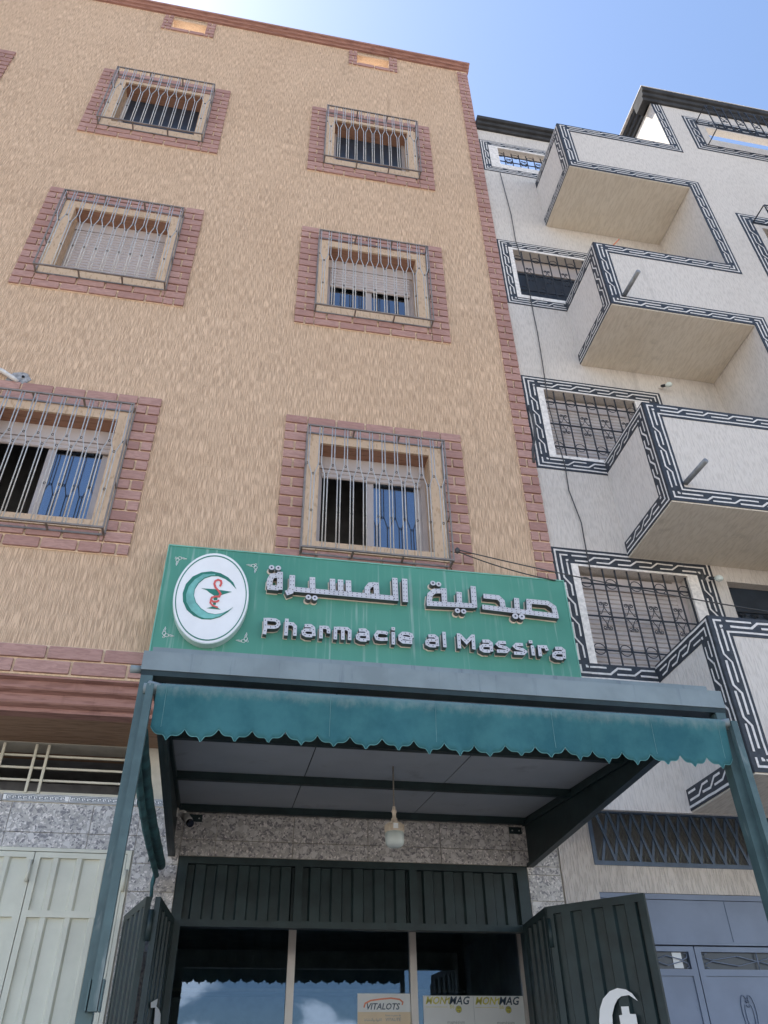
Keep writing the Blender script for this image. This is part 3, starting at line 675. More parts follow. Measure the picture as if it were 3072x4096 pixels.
def border(pl, path, wd, closed, cont, lanes, parent, T=.165, lw=.017, ends=(True, True)):
    """black band on the left of the path with meander lines in two lanes"""
    P_, mm = miters(path, closed); n = len(P_); k = MB(); wl_ = MB(); segs = n if closed else n-1
    for i in range(segs):
        j = (i+1) % n; a, b, c, d = P_[i], P_[j], P_[j]+mm[j]*wd, P_[i]+mm[i]*wd
        k.add([pl(*a, -.001), pl(*b, -.001), pl(*c, -.001), pl(*d, -.001), pl(*a, .004), pl(*b, .004), pl(*c, .004), pl(*d, .004)], [(0,1,2,3),(4,5,6,7),(0,1,5,4),(1,2,6,5),(2,3,7,6),(3,0,4,7)])
    stroke(wl_, pl, [P_[i]+mm[i]*wd*cont for i in range(n)], lw*1.05, .0065, closed, True)
    l1, l2 = lanes[0]*wd, lanes[1]*wd
    for i in range(segs):
        j = (i+1) % n; d = P_[j]-P_[i]; L = d.length
        if L < .02: continue
        d = d/L; nn = Vector((-d.y, d.x))
        t0 = [(mm[i]*l).dot(d) for l in (l1, l2)]; t1 = [(mm[j]*l).dot(d) for l in (l1, l2)]
        s0 = max(t0)+.03; s1 = L+min(t1)-.03
        at = lambda s, l: P_[i]+d*s+nn*l
        m_ = max(1, round((s1-s0)/T)); p = (s1-s0)/m_
        for q in range(m_):
            a = s0+q*p; sl_ = (l2-l1)*1.35
            pts = [at(a+.02 if q else a, l1), at(a+p-.5*sl_, l1), at(a+p+.5*sl_, l2), at(min(a+2*p-.055, s1), l2)]
            if q == m_-1: pts = [at(a+.02, l1), at(min(a+p-.03, s1), l1)]
            stroke(wl_, pl, [(v_.x, v_.y) for v_ in pts], lw, .0065, False, True)
        if m_ > 1: stroke(wl_, pl, [tuple(at(s0, l2)), tuple(at(s0+p-.5*sl_-.03, l2))], lw, .0065, False, True)
        if closed or i < segs-1:        # corner piece in the inner lane
            d2 = (P_[(j+1) % n]-P_[j]).normalized(); sn0 = max((mm[j]*l).dot(d2) for l in (l1, l2))+.03
            for l in (l1, l2):
                c_ = P_[j]+mm[j]*l; a1 = L+(mm[j]*l).dot(d)-s1-.012; a2 = sn0-(mm[j]*l).dot(d2)-.012
                if l == l1: a2 += .012
                if a1 > .004 and a2 > .004: stroke(wl_, pl, [tuple(c_-d*a1), tuple(c_), tuple(c_+d2*a2)], lw, .0065)
    bo = k.build('painted_border', M['black'], parent); wl_.build('white_lines', M['wline'], bo); return bo
front = Plane((0, yw0, 0), (1, 0, 0), (0, 0, 1), (0, -1, 0)); bayp = Plane((0, YB, 0), (1, 0, 0), (0, 0, 1), (0, -1, 0))
WB = [(2.815, 4.48, 12.89, 13.81, .135), (2.812, 4.46, 9.69, 11.08, .150), (2.808, 4.55, 6.943, 8.36, .175), (2.806, 4.482, 4.52, 5.93, .178)]
for (a, b, z0, z1, wd), h in zip(WB, WW):
    border(front, [(a, z0), (b, z0), (b, z1), (a, z1)], wd, True, .20, (.48, .80), wb, .235, .0165)
    t = MB(); i0, i1, j0, j1 = a+wd, b-wd, z0+wd, z1-wd
    for q in ((i0, h[0], j0, j1), (h[1], i1, j0, j1), (h[0], h[1], j0, h[2]), (h[0], h[1], h[3], j1)):
        if q[1]-q[0] > .004 and q[3]-q[2] > .004: t.box(q[0], q[1], yw0-.007, yw0, q[2], q[3])
    t.build('window_trim', M['trim_white'], wb)
sp_ = [(BAY, 14.045)]
for i, (z0, z1) in enumerate(ZB): sp_ += [(BAY, z1), (BX, z1), (BX, z0), (BAY, z0)]
sp_ = sp_[:-1]+[(7.2, ZB[-1][0])]
border(bayp, sp_, .172, False, .80, (.24, .52), wb, .265, .0175)
for z0, z1 in ZB:
    border(Plane((BX, 0, 0), (0, -1, 0), (0, 0, 1), (-1, 0, 0)), [(-yw0+.004, z0), (-YB, z0), (-YB, z1), (-yw0+.004, z1)], .165, False, .16, (.46, .80), wb, .20, .0165)
for i, (a, z0, z1) in enumerate(((5.82, 12.81, 13.82), (5.89, 9.70, 11.14), (5.9, 6.94, 8.3))):
    border(bayp, [(a, z0), (8.2, z0), (8.2, z1), (a, z1)], .20, True, .18, (.45, .78), wb, .24, .017)
# ---- ironwork on the white building's windows
def spiral(cx, cz, r0_, turns, a0, sgn, n=12):
    return [(cx+r0_*(1-.62*i/n)*math.cos(a0+sgn*turns*2*math.pi*i/n), cz+r0_*(1-.62*i/n)*math.sin(a0+sgn*turns*2*math.pi*i/n)) for i in range(n+1)]
def scroll_mesh(h):
    s = MB()
    for sx in (1, -1):
        for sz in (1, -1):
            pts = spiral(sx*.026, sz*(h/2-.022), .019, 1.1, math.pi/2 if sz > 0 else -math.pi/2, -sx*sz)[::-1]
            pts += [(sx*.008, sz*(h/2-.005)), (0.004*sx, sz*h*.40), (sx*.006, sz*h*.26), (sx*.030, sz*h*.11)]
            pts += spiral(sx*.047, sz*.030, .016, .9, math.pi*(1 if sx > 0 else 0), sx*sz)[2:]
            s.tube([(x, 0, z) for x, z in pts], .0042, 5)
    return s.mesh('scroll', M['iron'], True)
scr = scroll_mesh(.30)
ringi = MB().tube([(.054*math.cos(i*math.pi/10), 0, .054*math.sin(i*math.pi/10)) for i in range(20)], .0048, 5, closed=True).mesh('ring', M['iron'], True)
def iron_grille(h, y, rows=True, out_=0.):
    a, b, z0, z1 = h; n = round((b-a)/.1275); p = (b-a)/n; H = z1-z0
    zt, zm_, zb_ = z1-.165*H/1.04, z0+.50*H, z0+.17*H/1.04
    g = MB(); g.box(a-.05, b+.05, y-.006, y+.006, zt-.006, zt+.006); g.box(a, b, y-.006, y+.006, zm_-.006, zm_+.006); g.box(a, b, y-.006, y+.006, zb_-.006, zb_+.006); g.box(a, a+.014, y-.008, y+.008, z0, z1); g.box(b-.014, b, y-.008, y+.008, z0, z1)
    go = g.build('window_grille', M['iron'], wb)
    bar = MB().box(-.006, .006, -.006, .006, 0, H).mesh('bar', M['iron'])
    for k in range(1, n): link('bar', bar, go, (a+k*p, y-.016, z0))
    for k in range(n):
        x = a+(k+.5)*p
        if k % 2 == 0:
            link('ring', ringi, go, (x, y-.014, zt))
            if H > .7: link('ring', ringi, go, (x, y-.014, zb_))
        elif rows: link('scroll', scr, go, (x, y-.014, zm_), (1, 1, min(1, H*.95)))
    return go
for i, h in enumerate(WW): iron_grille(h, yw0+(.03 if i else .07))
# shutters behind windows 3 and 4, dark glass in window 2
for i in (2, 3):
    a, b, z0, z1 = WW[i]; y = yw0+.13
    f = MB(); f.box(a, a+.035, y-.01, y+.05, z0, z1); f.box(b-.10, b, y-.01, y+.05, z0, z1); f.box(a+.035, b-.10, y-.02, y+.06, z1-.17, z1-.03)
    wo = f.build('window', M['shutter'], wb); slats(a+.035, b-.10, z0, z1-.17, y+.005, .048).build('roller_shutter', mat('roller_shutter_w%d' % i, (.47, .42, .40), .55, var=.1, sc=5), wo)
a, b, z0, z1 = WW[1]; wo = MB().box(a, b, yw0+.15, yw0+.19, z1-.25, z1).build('window', M['shutter'], wb)
MB().box(a, b, yw0+.17, yw0+.176, z0, z1-.25).build('pane', M['darkwin'], wo)
a, b, z0, z1 = DOORS[0]; d_ = MB().box(a, b, yw0+.10, yw0+.13, z0, z1).build('balcony_door', M['darkwin'], wb)
for q in (.28, .55, .62): MB().box(a+.04, b-.02, yw0+.085, yw0+.099, z1-q-.008, z1-q+.008).build('door_rail', M['iron'], d_)
for q in range(4): link('scroll', scr, d_, (a+.12+.14*q, yw0+.09, z1-.42), (1, 1, .8))
# boxed-out ironwork on the bay windows
for (a, b, z0, z1) in ((6.03, 7.5, 12.98, 13.68), (6.1, 7.5, 9.85, 10.97)):
    yo = YB-.26; g = MB()
    for z in (z0, z1):
        g.box(a, b, yo-.006, yo+.006, z-.006, z+.006); g.box(a-.006, a+.006, yo+.0062, YB, z-.006, z+.006); g.box(a, b, YB-.012, YB-.001, z-.006, z+.006)
    g.box(a-.006, a+.006, yo-.006, yo+.006, z0+.0062, z1-.0062); g.box(a, b, yo-.006, yo+.006, z1-.13, z1-.118); g.box(a, b, yo-.006, yo+.006, z0+.12, z0+.132)
    go = g.build('bay_window_grille', M['iron'], wb)
    bar = MB().box(-.006, .006, -.006, .006, 0, z1-z0-.0124).mesh('bar', M['iron']); n = 11; p = (b-a)/n
    for k in range(1, n): link('bar', bar, go, (a+k*p, yo-.013, z0+.0062))
    for k in range(n):
        x = a+(k+.5)*p
        if k % 2 == 0: link('ring', ringi, go, (x, yo-.012, z1-.064)); link('ring', ringi, go, (x, yo-.012, z0+.064))
        else: link('scroll', scr, go, (x, yo-.012, (z0+z1)/2), (1, 1, .8))
# ---- ground floor of the white building
gx0, gz0, gz1 = 3.066, 3.218, 3.70
HO = [(gx0, 5.3, gz0, 3.72), (3.066, 4.95, .14, 3.011)]
mb = wall_grid(MB(), XR-.035, 10, .14, 3.9, HO, G-.02, G+.22)
for h in HO: reveals(mb, h, G-.02, G+.22); mb.quad((h[0], G-.02, h[3]), (h[1], G-.02, h[3]), (h[1], G+.22, h[3]), (h[0], G+.22, h[3]))
mb.build('ground_floor_wall', M['white_coarse'], wb)
MB().box(XR+.004, 10, yw1, G+.2, 3.74, 3.9).build('overhang_soffit', M['white_y'], wb)
MB().box(gx0-.05, 5.4, G+.24, G+.3, .14, 3.72).build('dark_backing', M['room'], wb)
# blue lattice vent
f = MB(); y0, y1 = G-.03, G+.0; f.box(gx0, 5.3, y0, y1, gz0, gz0+.034); f.box(gx0, 5.3, y0, y1, gz1-.05, gz1-.006); f.box(gx0, gx0+.034, y0, y1, gz0+.034, gz1-.05)
vo = f.build('vent_grille', M['blue_dk'], wb)
pit = .1135; zA, zB = gz0+.034, gz1-.05
nb = int((5.25-gx0)/pit)
for k in range(-1, nb):
    xt = gx0+.085+k*pit
    for sgn, yy in ((1, y0+.002), (-1, y0+.014)):
        x0, x1 = xt, xt+sgn*pit
        if min(x0, x1) < gx0+.03: continue
        MB().prism([(x0-.012, yy, zB), (x0+.012, yy, zB), (x1+.012, yy, zA), (x1-.012, yy, zA)], (0, .010, 0)).build('lattice_bar', M['blue_dk'], vo)
wm = MB(); q = .036
nn_ = int((5.3-gx0)/q)+10
for k in range(-14, nn_):
    for sgn in (1, -1):
        xa = gx0+k*q; za, zb = zA, zB; dx = (zb-za)*.5*sgn
        p0, p1 = (xa-dx/2 if sgn > 0 else xa-dx/2), xa+dx/2
        if min(p0, p1) < gx0+.03 or max(p0, p1) > 5.28: continue
        wm.tube([(p0, G+.008+.003*sgn, za), (p1, G+.008+.003*sgn, zb)], .0030, 3)
stuff(wm.build('wire_mesh', M['wire'], vo))
# blue double door
f = MB(); bx0, bx1, y0 = 3.068, 4.95, G-.01
f.box(bx0, bx1, y0, y0+.04, 2.968, 3.009); f.box(bx0, bx1, y0+.008, y0+.04, 2.652, 2.964); f.box(bx0, bx1, y0-.004, y0+.04, 2.632, 2.6515)
bd = f.build('metal_door', M['blue'], wb)
MB().box(4.18, 4.184, y0+.004, y0+.0079, 2.66, 2.96).build('panel_seam', M['blue_dk'], bd)
for (a, b) in ((3.10, 3.806), (3.815, 4.9)):
    f = MB(); y = y0+.006; z1 = 2.622
    f.box(a, a+.05, y, y+.035, .16, z1); f.box(b-.05, b, y, y+.035, .16, z1); f.box(a+.05, b-.05, y, y+.035, 2.585, z1); f.box(a+.05, b-.05, y, y+.035, 2.415, 2.462); f.box(a+.05, b-.05, y+.012, y+.03, .16, 2.414)
    lf = f.build('door_leaf', M['blue'], bd)
    MB().box(a+.05, b-.05, y+.03, y+.034, 2.462, 2.585).build('door_light', M['darkwin'], lf)
    s = MB(); c = (a+b)/2; wd = (b-a)/2-.055; zc = 2.523
    for sx in (1, -1):
        s.tube([(c, y+.01, zc), (c+sx*wd*.36, y+.01, zc+.035), (c+sx*wd*.82, y+.01, zc+.004), (c+sx*wd*.95, y+.01, zc+.02), (c+sx*wd*.97, y+.01, zc+.045), (c+sx*wd*.9, y+.01, zc+.052)], .004, 5)
        s.tube([(c, y+.01, zc), (c+sx*wd*.36, y+.01, zc-.035), (c+sx*wd*.82, y+.01, zc-.004), (c+sx*wd*.95, y+.01, zc-.02), (c+sx*wd*.97, y+.01, zc-.045), (c+sx*wd*.9, y+.01, zc-.052)], .004, 5)
    s.tube([(c, y+.008, 2.463), (c, y+.008, 2.584)], .005, 5)
    s.build('door_light_scroll', M['blue'], lf, True)
oc = Vector((4.172, y0+.014, 2.16)); s = MB()
for sx in (1, -1):
    s.tube([oc+Vector((sx*x, 0, z)) for x, z in ((.005, .10), (.018, .122), (.03, .125), (.045, .11), (.058, .06), (.06, 0), (.05, -.09), (.03, -.17))], .006, 6)
    s.tube([oc+Vector((sx*x, 0, z)) for x, z in ((.003, .045), (.014, .062), (.026, .058), (.033, .03), (.034, -.02), (.026, -.1))], .005, 6)
    s.tube([oc+Vector((sx*x, 0, z)) for x, z in ((.006, .095), (.016, .085), (.010, .075), (.0, .085))], .005, 6)
s.build('door_ornament', M['blue'], bd, True)
MB().box(3.62, 3.70, G+.02, G+.024, 2.47, 2.58).build('paper_note', M['paper'], bd)

# ================================================================== CANOPY
cz = lambda y: 3.575-.0775*(G-y)
cb = lambda y: 3.182+.028*(G-y)
CX0, CX1, YF = -.475, 2.522, -2.30
cp = thing('canopy', 'dark green metal canopy with grey ceiling panels projecting over the shop door', 'canopy', (1.0, -2.3, 0))
xs_c = [CX0+.076, .5, 1.52, CX1-.03]
for a, b in zip(xs_c, xs_c[1:]):
    MB().add([(a+.004, YF+.07, cz(YF+.07)), (b-.004, YF+.07, cz(YF+.07)), (b-.004, G-.002, cz(G)), (a+.004, G-.002, cz(G)), (a+.004, YF+.07, cz(YF+.07)+.04), (b-.004, YF+.07, cz(YF+.07)+.04), (b-.004, G-.002, cz(G)+.04), (a+.004, G-.002, cz(G)+.04)],
             [(0,1,2,3),(4,5,6,7),(0,1,5,4),(1,2,6,5),(2,3,7,6),(3,0,4,7)]).build('ceiling_panel', M['ceil'], cp)
MB().obox((CX0+.03, YF+.07, cz(YF+.07)+.045), (CX1-CX0-.06, 0, 0), (0, G-YF-.08, cz(G)-cz(YF+.07)-.001), (0, 0, .03)).build('canopy_roof_sheet', M['fascia'], cp)
for x in (.5, 1.52): MB().obox((x-.0035, YF+.07, cz(YF+.07)+.004), (.007, 0, 0), (0, G-YF-.08, cz(G)-cz(YF+.07)-.001), (0, 0, .03)).build('panel_joint', M['iron'], cp)
for y in (G-.06, -.26, -1.20, -1.75): MB().obox((CX0+.077, y, cz(y)-.056), (CX1-CX0-.109, 0, 0), (0, .05, .004), (0, 0, .055)).build('beam', M['dgreen'], cp)
MB().box(CX0, CX1, YF, YF+.065, 3.262, 3.358).build('fascia', M['fascia'], cp)
MB().box(CX0+.004, CX1-.004, YF+.004, YF+.075, 3.235, 3.2605).build('fascia_beam', M['dgreen'], cp)
MB().tube([(CX0-.05, YF+.035, 3.275), (CX0+.005, YF+.035, 3.275)], .02, 8).build('gutter_outlet', M['fascia'], cp, True)
for x0, x1 in ((CX1-.03, CX1), (CX0+.045, CX0+.075)):
    ya, yb_ = YF+.076, G-.002
    MB().add([(x0, ya, cb(ya)), (x0, yb_, cb(yb_)), (x0, yb_, cz(yb_)+.06), (x0, ya, cz(ya)+.02), (x1, ya, cb(ya)), (x1, yb_, cb(yb_)), (x1, yb_, cz(yb_)+.06), (x1, ya, cz(ya)+.02)], [(0,1,2,3),(4,5,6,7),(0,1,5,4),(1,2,6,5),(2,3,7,6),(3,0,4,7)]).build('side_panel', M['dgreen'], cp)
for xx, s_ in ((CX1-.031, -1), (CX0+.076, 1)):      # raised flanges on the inner side panels
    for o1 in ('top', 'bot'):
        ya, yb_ = YF+.08, G-.004; fz = (lambda y: cz(y)-.065) if o1 == 'top' else (lambda y: cb(y)+.0)
        MB().obox((xx, ya, fz(ya)), (s_*.022, 0, 0), (0, yb_-ya, fz(yb_)-fz(ya)), (0, 0, .03)).build('side_flange', M['dgreen'], cp)
for x in (-.26, 2.40):
    bk = MB().box(x-.055, x+.055, G-.02, G-.0125, 3.445, 3.50).build('wall_bracket', M['dgreen'], cp)
    for d in (-.03, .03): MB().lathe([(.007, 0), (.007, .006), (.004, .008)], (0, 0, 0), 8).build('bolt', M['bolt'], bk, True, (x+d, G-.026, 3.466))
for x in (CX0+.005, CX1-.065):
    MB().box(x, x+.055, YF+.002, YF+.062, .13, 3.234).build('post', M['pgreen'], cp)
# ---- roller awning with scalloped valance
VX0, VX1, YV = -.384, 2.468, -2.335
aw = thing('awning', 'teal fabric awning valance with scalloped edge hanging from the canopy front', 'awning', (1.0, -2.33, 2.93))
MB().tube([(CX0+.03, YV+.03, 3.165), (CX1-.02, YV+.03, 3.165)], .024, 12).build('roller_tube', M['fascia'], aw, True)
T_ = (VX1-VX0)/19.
def scallop(x):
    u = ((x-VX0)/T_) % 1.0; u = abs(2*abs(u-.5))          # 0 at mid-period, 1 at ends
    u = 1-u                                               # 0 at ends, 1 in the middle
    k_ = int((x-VX0)/T_); rr = (math.sin(k_*7.3)*.5+.5)
    if k_ == 0 or k_ == 18: pass
    return -.034*(1-(1-min(u/.5, 1))**2.1) - (.022+.008*rr)*max(0, (u-.74)/.26)**1.6
NXV = 460; rows = 10; vb = MB(); fr = []
for side in (0, 1):
    for i in range(NXV+1):
        x = VX0+(VX1-VX0)*i/NXV; zb_ = 2.985+scallop(x)+.004*math.sin(x*5); 
        for j in range(rows+1):
            t = j/rows; z = 3.188+(zb_-3.188)*t
            y = YV-.004+(.018*math.sin(t*1.4)) - .010*t*math.sin(x*9+1)+.006*math.sin(x*23)*t*t
            if j == 0: y += .02
            if j == 1: y -= .004
            fr.append((x, y+.003*side, z))
st = (NXV+1)*(rows+1); fs = []
for side in (0, 1):
    for i in range(NXV):
        for j in range(rows):
            a = side*st+i*(rows+1)+j; fs.append((a, a+rows+1, a+rows+2, a+1))
for i in range(NXV):
    a = i*(rows+1)+rows; fs.append((a, a+rows+1, st+a+rows+1, st+a))
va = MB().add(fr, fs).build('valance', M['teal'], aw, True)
edge = MB().tube([(VX0+(VX1-VX0)*i/NXV, YV-.003+.018*math.sin(1.4)-.010*math.sin((VX0+(VX1-VX0)*i/NXV)*9+1)+.006*math.sin((VX0+(VX1-VX0)*i/NXV)*23), 2.985+scallop(VX0+(VX1-VX0)*i/NXV)+.004*math.sin((VX0+(VX1-VX0)*i/NXV)*5)) for i in range(NXV+1)], .0022, 4)
edge.build('edge_binding', mat('pale_binding', (.10, .26, .27), .8), aw)
for x in (VX0+.045, .42, .93, 1.52, 2.05, VX1-.045):
    MB().tube([(x, YV-.0055+(.018*math.sin(t*1.4))-.010*t*math.sin(x*9+1)+.006*math.sin(x*23)*t*t, 3.17-.19*t) for t in [q/8 for q in range(9)]], .0016, 4).build('seam', M['teal_seam'], aw)
for x, zl in ((CX0+.062, 1.90), (CX1-.012, .9)):
    ar = MB().sqbar((x, YF-.035, zl), (x, YF-.035, 3.17), .017).build('awning_arm', M['pgreen'], aw)
    for d in (-.024, .024): MB().box(x+d-.003, x+d+.003, YF-.058, YF-.010, zl+.0, zl+.10).build('arm_bracket', M['pgreen'], aw)
    MB().tube([(x-.012, YF-.035, 3.168), (x+.05 if x < 1 else x-.05, YV+.03, 3.168)], .022, 10).build('arm_elbow', M['fascia'], aw, True)
# side roll on the left: rolled cloth along the canopy edge with a ragged scalloped flap
sc_ = thing('side_awning', 'rolled dark teal cloth with ragged flap along the left canopy edge', 'awning', (-.5, -.8, 3.0))
def roll(x, z0, z1, r, ya=-1.95, yb=.66):
    return [(x+.008*math.sin(5*t+z0*9), ya+(yb-ya)*t, z0+(z1-z0)*t-.02*math.sin(math.pi*t)) for t in [i/24 for i in range(25)]]
M['teal_dk'] = mat('dark_teal_cloth', (.03, .10, .11), .9, var=.4, sc=9, bs=.3)
MB().tube(roll(-.470, 3.10, 3.09, .034), [.034+.0015*math.sin(i*1.7) for i in range(25)], 10).build('cloth_roll', M['teal_dk'], sc_, True)
MB().tube(roll(-.492, 3.04, 3.02, .022), [.021+.001*math.sin(i*2.1) for i in range(25)], 8).build('cloth_roll', M['teal_dk'], sc_, True)
fl = MB(); P0 = []; n = 150
for i in range(n+1):
    t = i/n; y = -1.6+2.3*t; u = (t*20) % 1; zt = 3.12-.02*t; zb_ = zt-.05-.035*(abs(u-.5)*2)**.6-(.18 if t > .985 else 0)*1 - .02*math.sin(i*.7)
    P0 += [(-.508-.006*math.sin(i*.33), y, zt), (-.515-.010*math.sin(i*.51), y, (zt+zb_)/2), (-.513-.014*math.sin(i*.37+1), y, zb_)]
P1 = [(x+.003, y, z) for x, y, z in P0]; k_ = len(P0)
fl.add(P0+P1, [(s*k_+3*i+j, s*k_+3*i+3+j, s*k_+3*i+4+j, s*k_+3*i+1+j) for s in (0, 1) for i in range(n) for j in (0, 1)])
fl.build('ragged_flap', M['teal_dk'], sc_, True)
MB().tube([(-.50, .70, 3.02), (-.505, .69, 2.95), (-.495, .70, 2.88), (-.507, .69, 2.80)], [.016, .010, .007, .003], 6).build('torn_strip', M['teal_dk'], sc_, True)

# ================================================================== SIGN
ys = -.15
sg = thing('shop_sign', 'long green pharmacy sign with raised Arabic and Latin letters and oval emblem', 'sign', (1.03, -.1, 4.3))
SGX0, SGX1 = -.722, 2.792
MB().box(SGX0, SGX1, ys, -.02, 4.30, 5.425).build('sign_panel', M['sign'], sg)
fm = MB(); fm.box(SGX0-.008, SGX1+.008, ys-.006, -.025, 5.4255, 5.437); fm.box(SGX0-.009, SGX0-.0005, ys-.006, -.025, 4.30, 5.425); fm.box(SGX1+.0005, SGX1+.009, ys-.006, -.025, 4.30, 5.425)
fm.build('sign_frame', mat('sign_edge_trim', (.16, .40, .31), .4), sg)
yl = ys-.062                                  # front of the raised letters
spl = Plane((0, 0, 0), (1, 0, 0), (0, 0, 1), (0, -1, 0))
def letter(strokes, wd, name='letter', dots=(), sp=.040, two=True):
    """strokes: centre lines in (x,z); dots: (x,z,r)"""
    fr_ = MB(); bk = MB(); led = MB(); k_ = 0
    for pts in strokes:
        P_, mm = miters(pts, False); n = len(P_); c = wd/2; yy = yl-.0004*k_; k_ += 1
        for mbx, cc, ya, yb in ((fr_, c, yy, ys-.004), (bk, c*1.16, ys-.006-.0003*k_, ys+.001)):
            A = [P_[i]+mm[i]*cc for i in range(n)]; B = [P_[i]-mm[i]*cc for i in range(n)]
            for i in range(n-1):
                q = [A[i], A[i+1], B[i+1], B[i]]
                if mbx is bk: q = [v_+Vector((-.004, -.004)) for v_ in q]
                mbx.prism([(v_.x, ya, v_.y) for v_ in q], (0, yb-ya, 0))
        for i in range(n-1):
            d = P_[i+1]-P_[i]; L = d.length; m_ = max(1, round(L/sp)); nn = Vector((-d.y, d.x))/max(L, 1e-6)
            for q in range(m_):
                for o_ in ((-.26, .26) if two else (0,)):
                    c_ = P_[i]+d*((q+.5)/m_)+nn*(o_*wd); led.add([(c_.x+.0044*math.cos(a), yy-.003, c_.y+.0044*math.sin(a)) for a in [j*math.pi/3 for j in range(6)]]+[(c_.x, yy-.007, c_.y)], [(j, (j+1) % 6, 6) for j in range(6)])
    for x, z, r_ in dots:
        for mbx, rr, ya, yb in ((fr_, r_, yl, ys-.004), (bk, r_*1.25, ys-.006, ys+.001)):
            o_ = 0 if mbx is fr_ else .006
            mbx.prism([(x-o_+rr*math.cos(a), ya, z-o_+rr*math.sin(a)) for a in [j*math.pi/8 for j in range(16)]], (0, yb-ya, 0))
        led.add([(x+.009*math.cos(a), yl-.003, z+.009*math.sin(a)) for a in [j*math.pi/3 for j in range(6)]]+[(x, yl-.007, z)], [(j, (j+1) % 6, 6) for j in range(6)])
    # face plate in light grey, returns in dark metal
    me = fr_.mesh(name, M['letter']); me.materials.append(M['letter_side'])
    for p in me.polygons:
        if abs(p.normal.y) < .5: p.material_index = 1
    lo = link(name, me, sg); bk.build('letter_backplate', M['letter_back'], lo); stuff(led.build('led_bulbs', M['led'], lo)); return lo
kz = 700/1659
def cv(o, pts, dx=0, dy=0):
    r_ = []
    for x, y in pts:
        p = PY(o[0]+(x+dx)*kz, o[1]+(y+dy)*kz, yl); r_.append((p.x, p.z))
    return r_
o2, o3, o4, o5 = (1000, 2200), (1650, 2250), (1000, 2430), (1650, 2480)
def dotp(o, x, y, r_): p = PY(o[0]+x*kz, o[1]+y*kz, yl); return (p.x, p.z, r_)
WA = .047
letter([cv(o2, [(1466, 272), (1474, 492)])], WA)
letter([cv(o2, [(1372, 264), (1383, 480)]), cv(o2, [(1383, 458), (418, 372)]), cv(o2, [(1195, 308), (1203, 440)]), cv(o2, [(1190, 326), (1140, 330), (1113, 362), (1112, 436)]),
        cv(o2, [(932, 288), (936, 415)]), cv(o2, [(858, 281), (860, 408)]), cv(o2, [(781, 274), (785, 400)]), cv(o2, [(591, 259), (593, 388)]), cv(o2, [(401, 240), (398, 352), (385, 395), (340, 410)])], WA,
       dots=[dotp(o2, 554, 447, .024), dotp(o2, 615, 454, .024)])
letter([cv(o2, [(286, 206), (282, 376)]), cv(o2, [(275, 240), (212, 244), (189, 282), (184, 345)]), cv(o2, [(163, 352), (270, 361)])], WA, dots=[dotp(o2, 205, 165, .024), dotp(o2, 268, 170, .024)])
letter([cv(o3, [(1385, 508), (662, 420)]), cv(o3, [(1103, 348), (1108, 455)]), cv(o3, [(1085, 366), (1280, 384), (1340, 425), (1357, 490)]), cv(o3, [(985, 337), (993, 445)]), cv(o3, [(672, 318), (812, 332), (850, 368), (860, 432)])], WA,
       dots=[dotp(o3, 975, 508, .028), dotp(o3, 1037, 514, .028)])
letter([cv(o3, [(574, 224), (590, 425)]), cv(o3, [(590, 410), (135, 388)]), cv(o3, [(442, 280), (446, 385)]), cv(o3, [(296, 244), (304, 378)]), cv(o3, [(285, 270), (205, 272), (166, 305), (158, 372)])], WA,
       dots=[dotp(o3, 194, 195, .024), dotp(o3, 248, 205, .024), dotp(o3, 427, 456, .024), dotp(o3, 485, 463, .024)])
WL_ = .0295
ga = [[(518, 172), (575, 172), (600, 192), (606, 270)], [(606, 216), (530, 212), (505, 228), (508, 250), (535, 265), (590, 268)]]
gs = [[(885, 214), (825, 212), (806, 230), (825, 248), (885, 262), (908, 280), (890, 298), (800, 294)]]
gr = [[(675, 172), (672, 292)], [(690, 186), (732, 190), (745, 212), (745, 245)]]
gi = lambda o, x0, y0, x1, y1, dx, dy: ([cv(o, [(x0, y0), (x1, y1)]), cv(o, [(dx-17, dy), (dx+17, dy+2)])])
def L1(o, g_, dx=0, dy=0): letter([cv(o, s_, dx, dy) for s_ in g_], WL_, two=False, sp=.045)
L1(o4, [[(146, 98), (146, 190), (136, 252)], [(163, 112), (240, 118), (268, 135), (272, 158), (255, 180), (225, 187), (163, 184)]])
L1(o4, [[(350, 105), (340, 265)], [(362, 152), (405, 156), (428, 180), (424, 268)]])
L1(o4, ga); L1(o4, gr)
L1(o4, [[(812, 182), (808, 302)], [(827, 196), (920, 200), (946, 222), (944, 308)], [(880, 212), (880, 305)]])
L1(o4, ga, 514, 41)
L1(o4, [[(1306, 250), (1285, 238), (1215, 232), (1192, 262), (1205, 294), (1240, 302), (1306, 298)]])
letter(gi(o4, 1358, 232, 1360, 350, 1358, 200), WL_, two=False, sp=.045)
L1(o4, [[(1540, 300), (1440, 284)], [(1538, 288), (1528, 258), (1495, 246), (1450, 244), (1422, 268), (1424, 305), (1452, 326), (1538, 332)]])
L1(o5, ga, -368, -22); L1(o5, [[(298, 112), (308, 258)]])
L1(o5, [[(436, 126), (446, 268)], [(448, 142), (512, 212), (568, 152)], [(574, 138), (582, 278)]])
L1(o5, ga, 145, 28); L1(o5, gs); L1(o5, gs, 162, 19)
letter(gi(o5, 1135, 240, 1148, 336, 1120, 206), WL_, two=False, sp=.045)
L1(o5, [[(1200, 238), (1214, 342)], [(1218, 252), (1262, 254), (1278, 290)]])
L1(o5, ga, 835, 96)
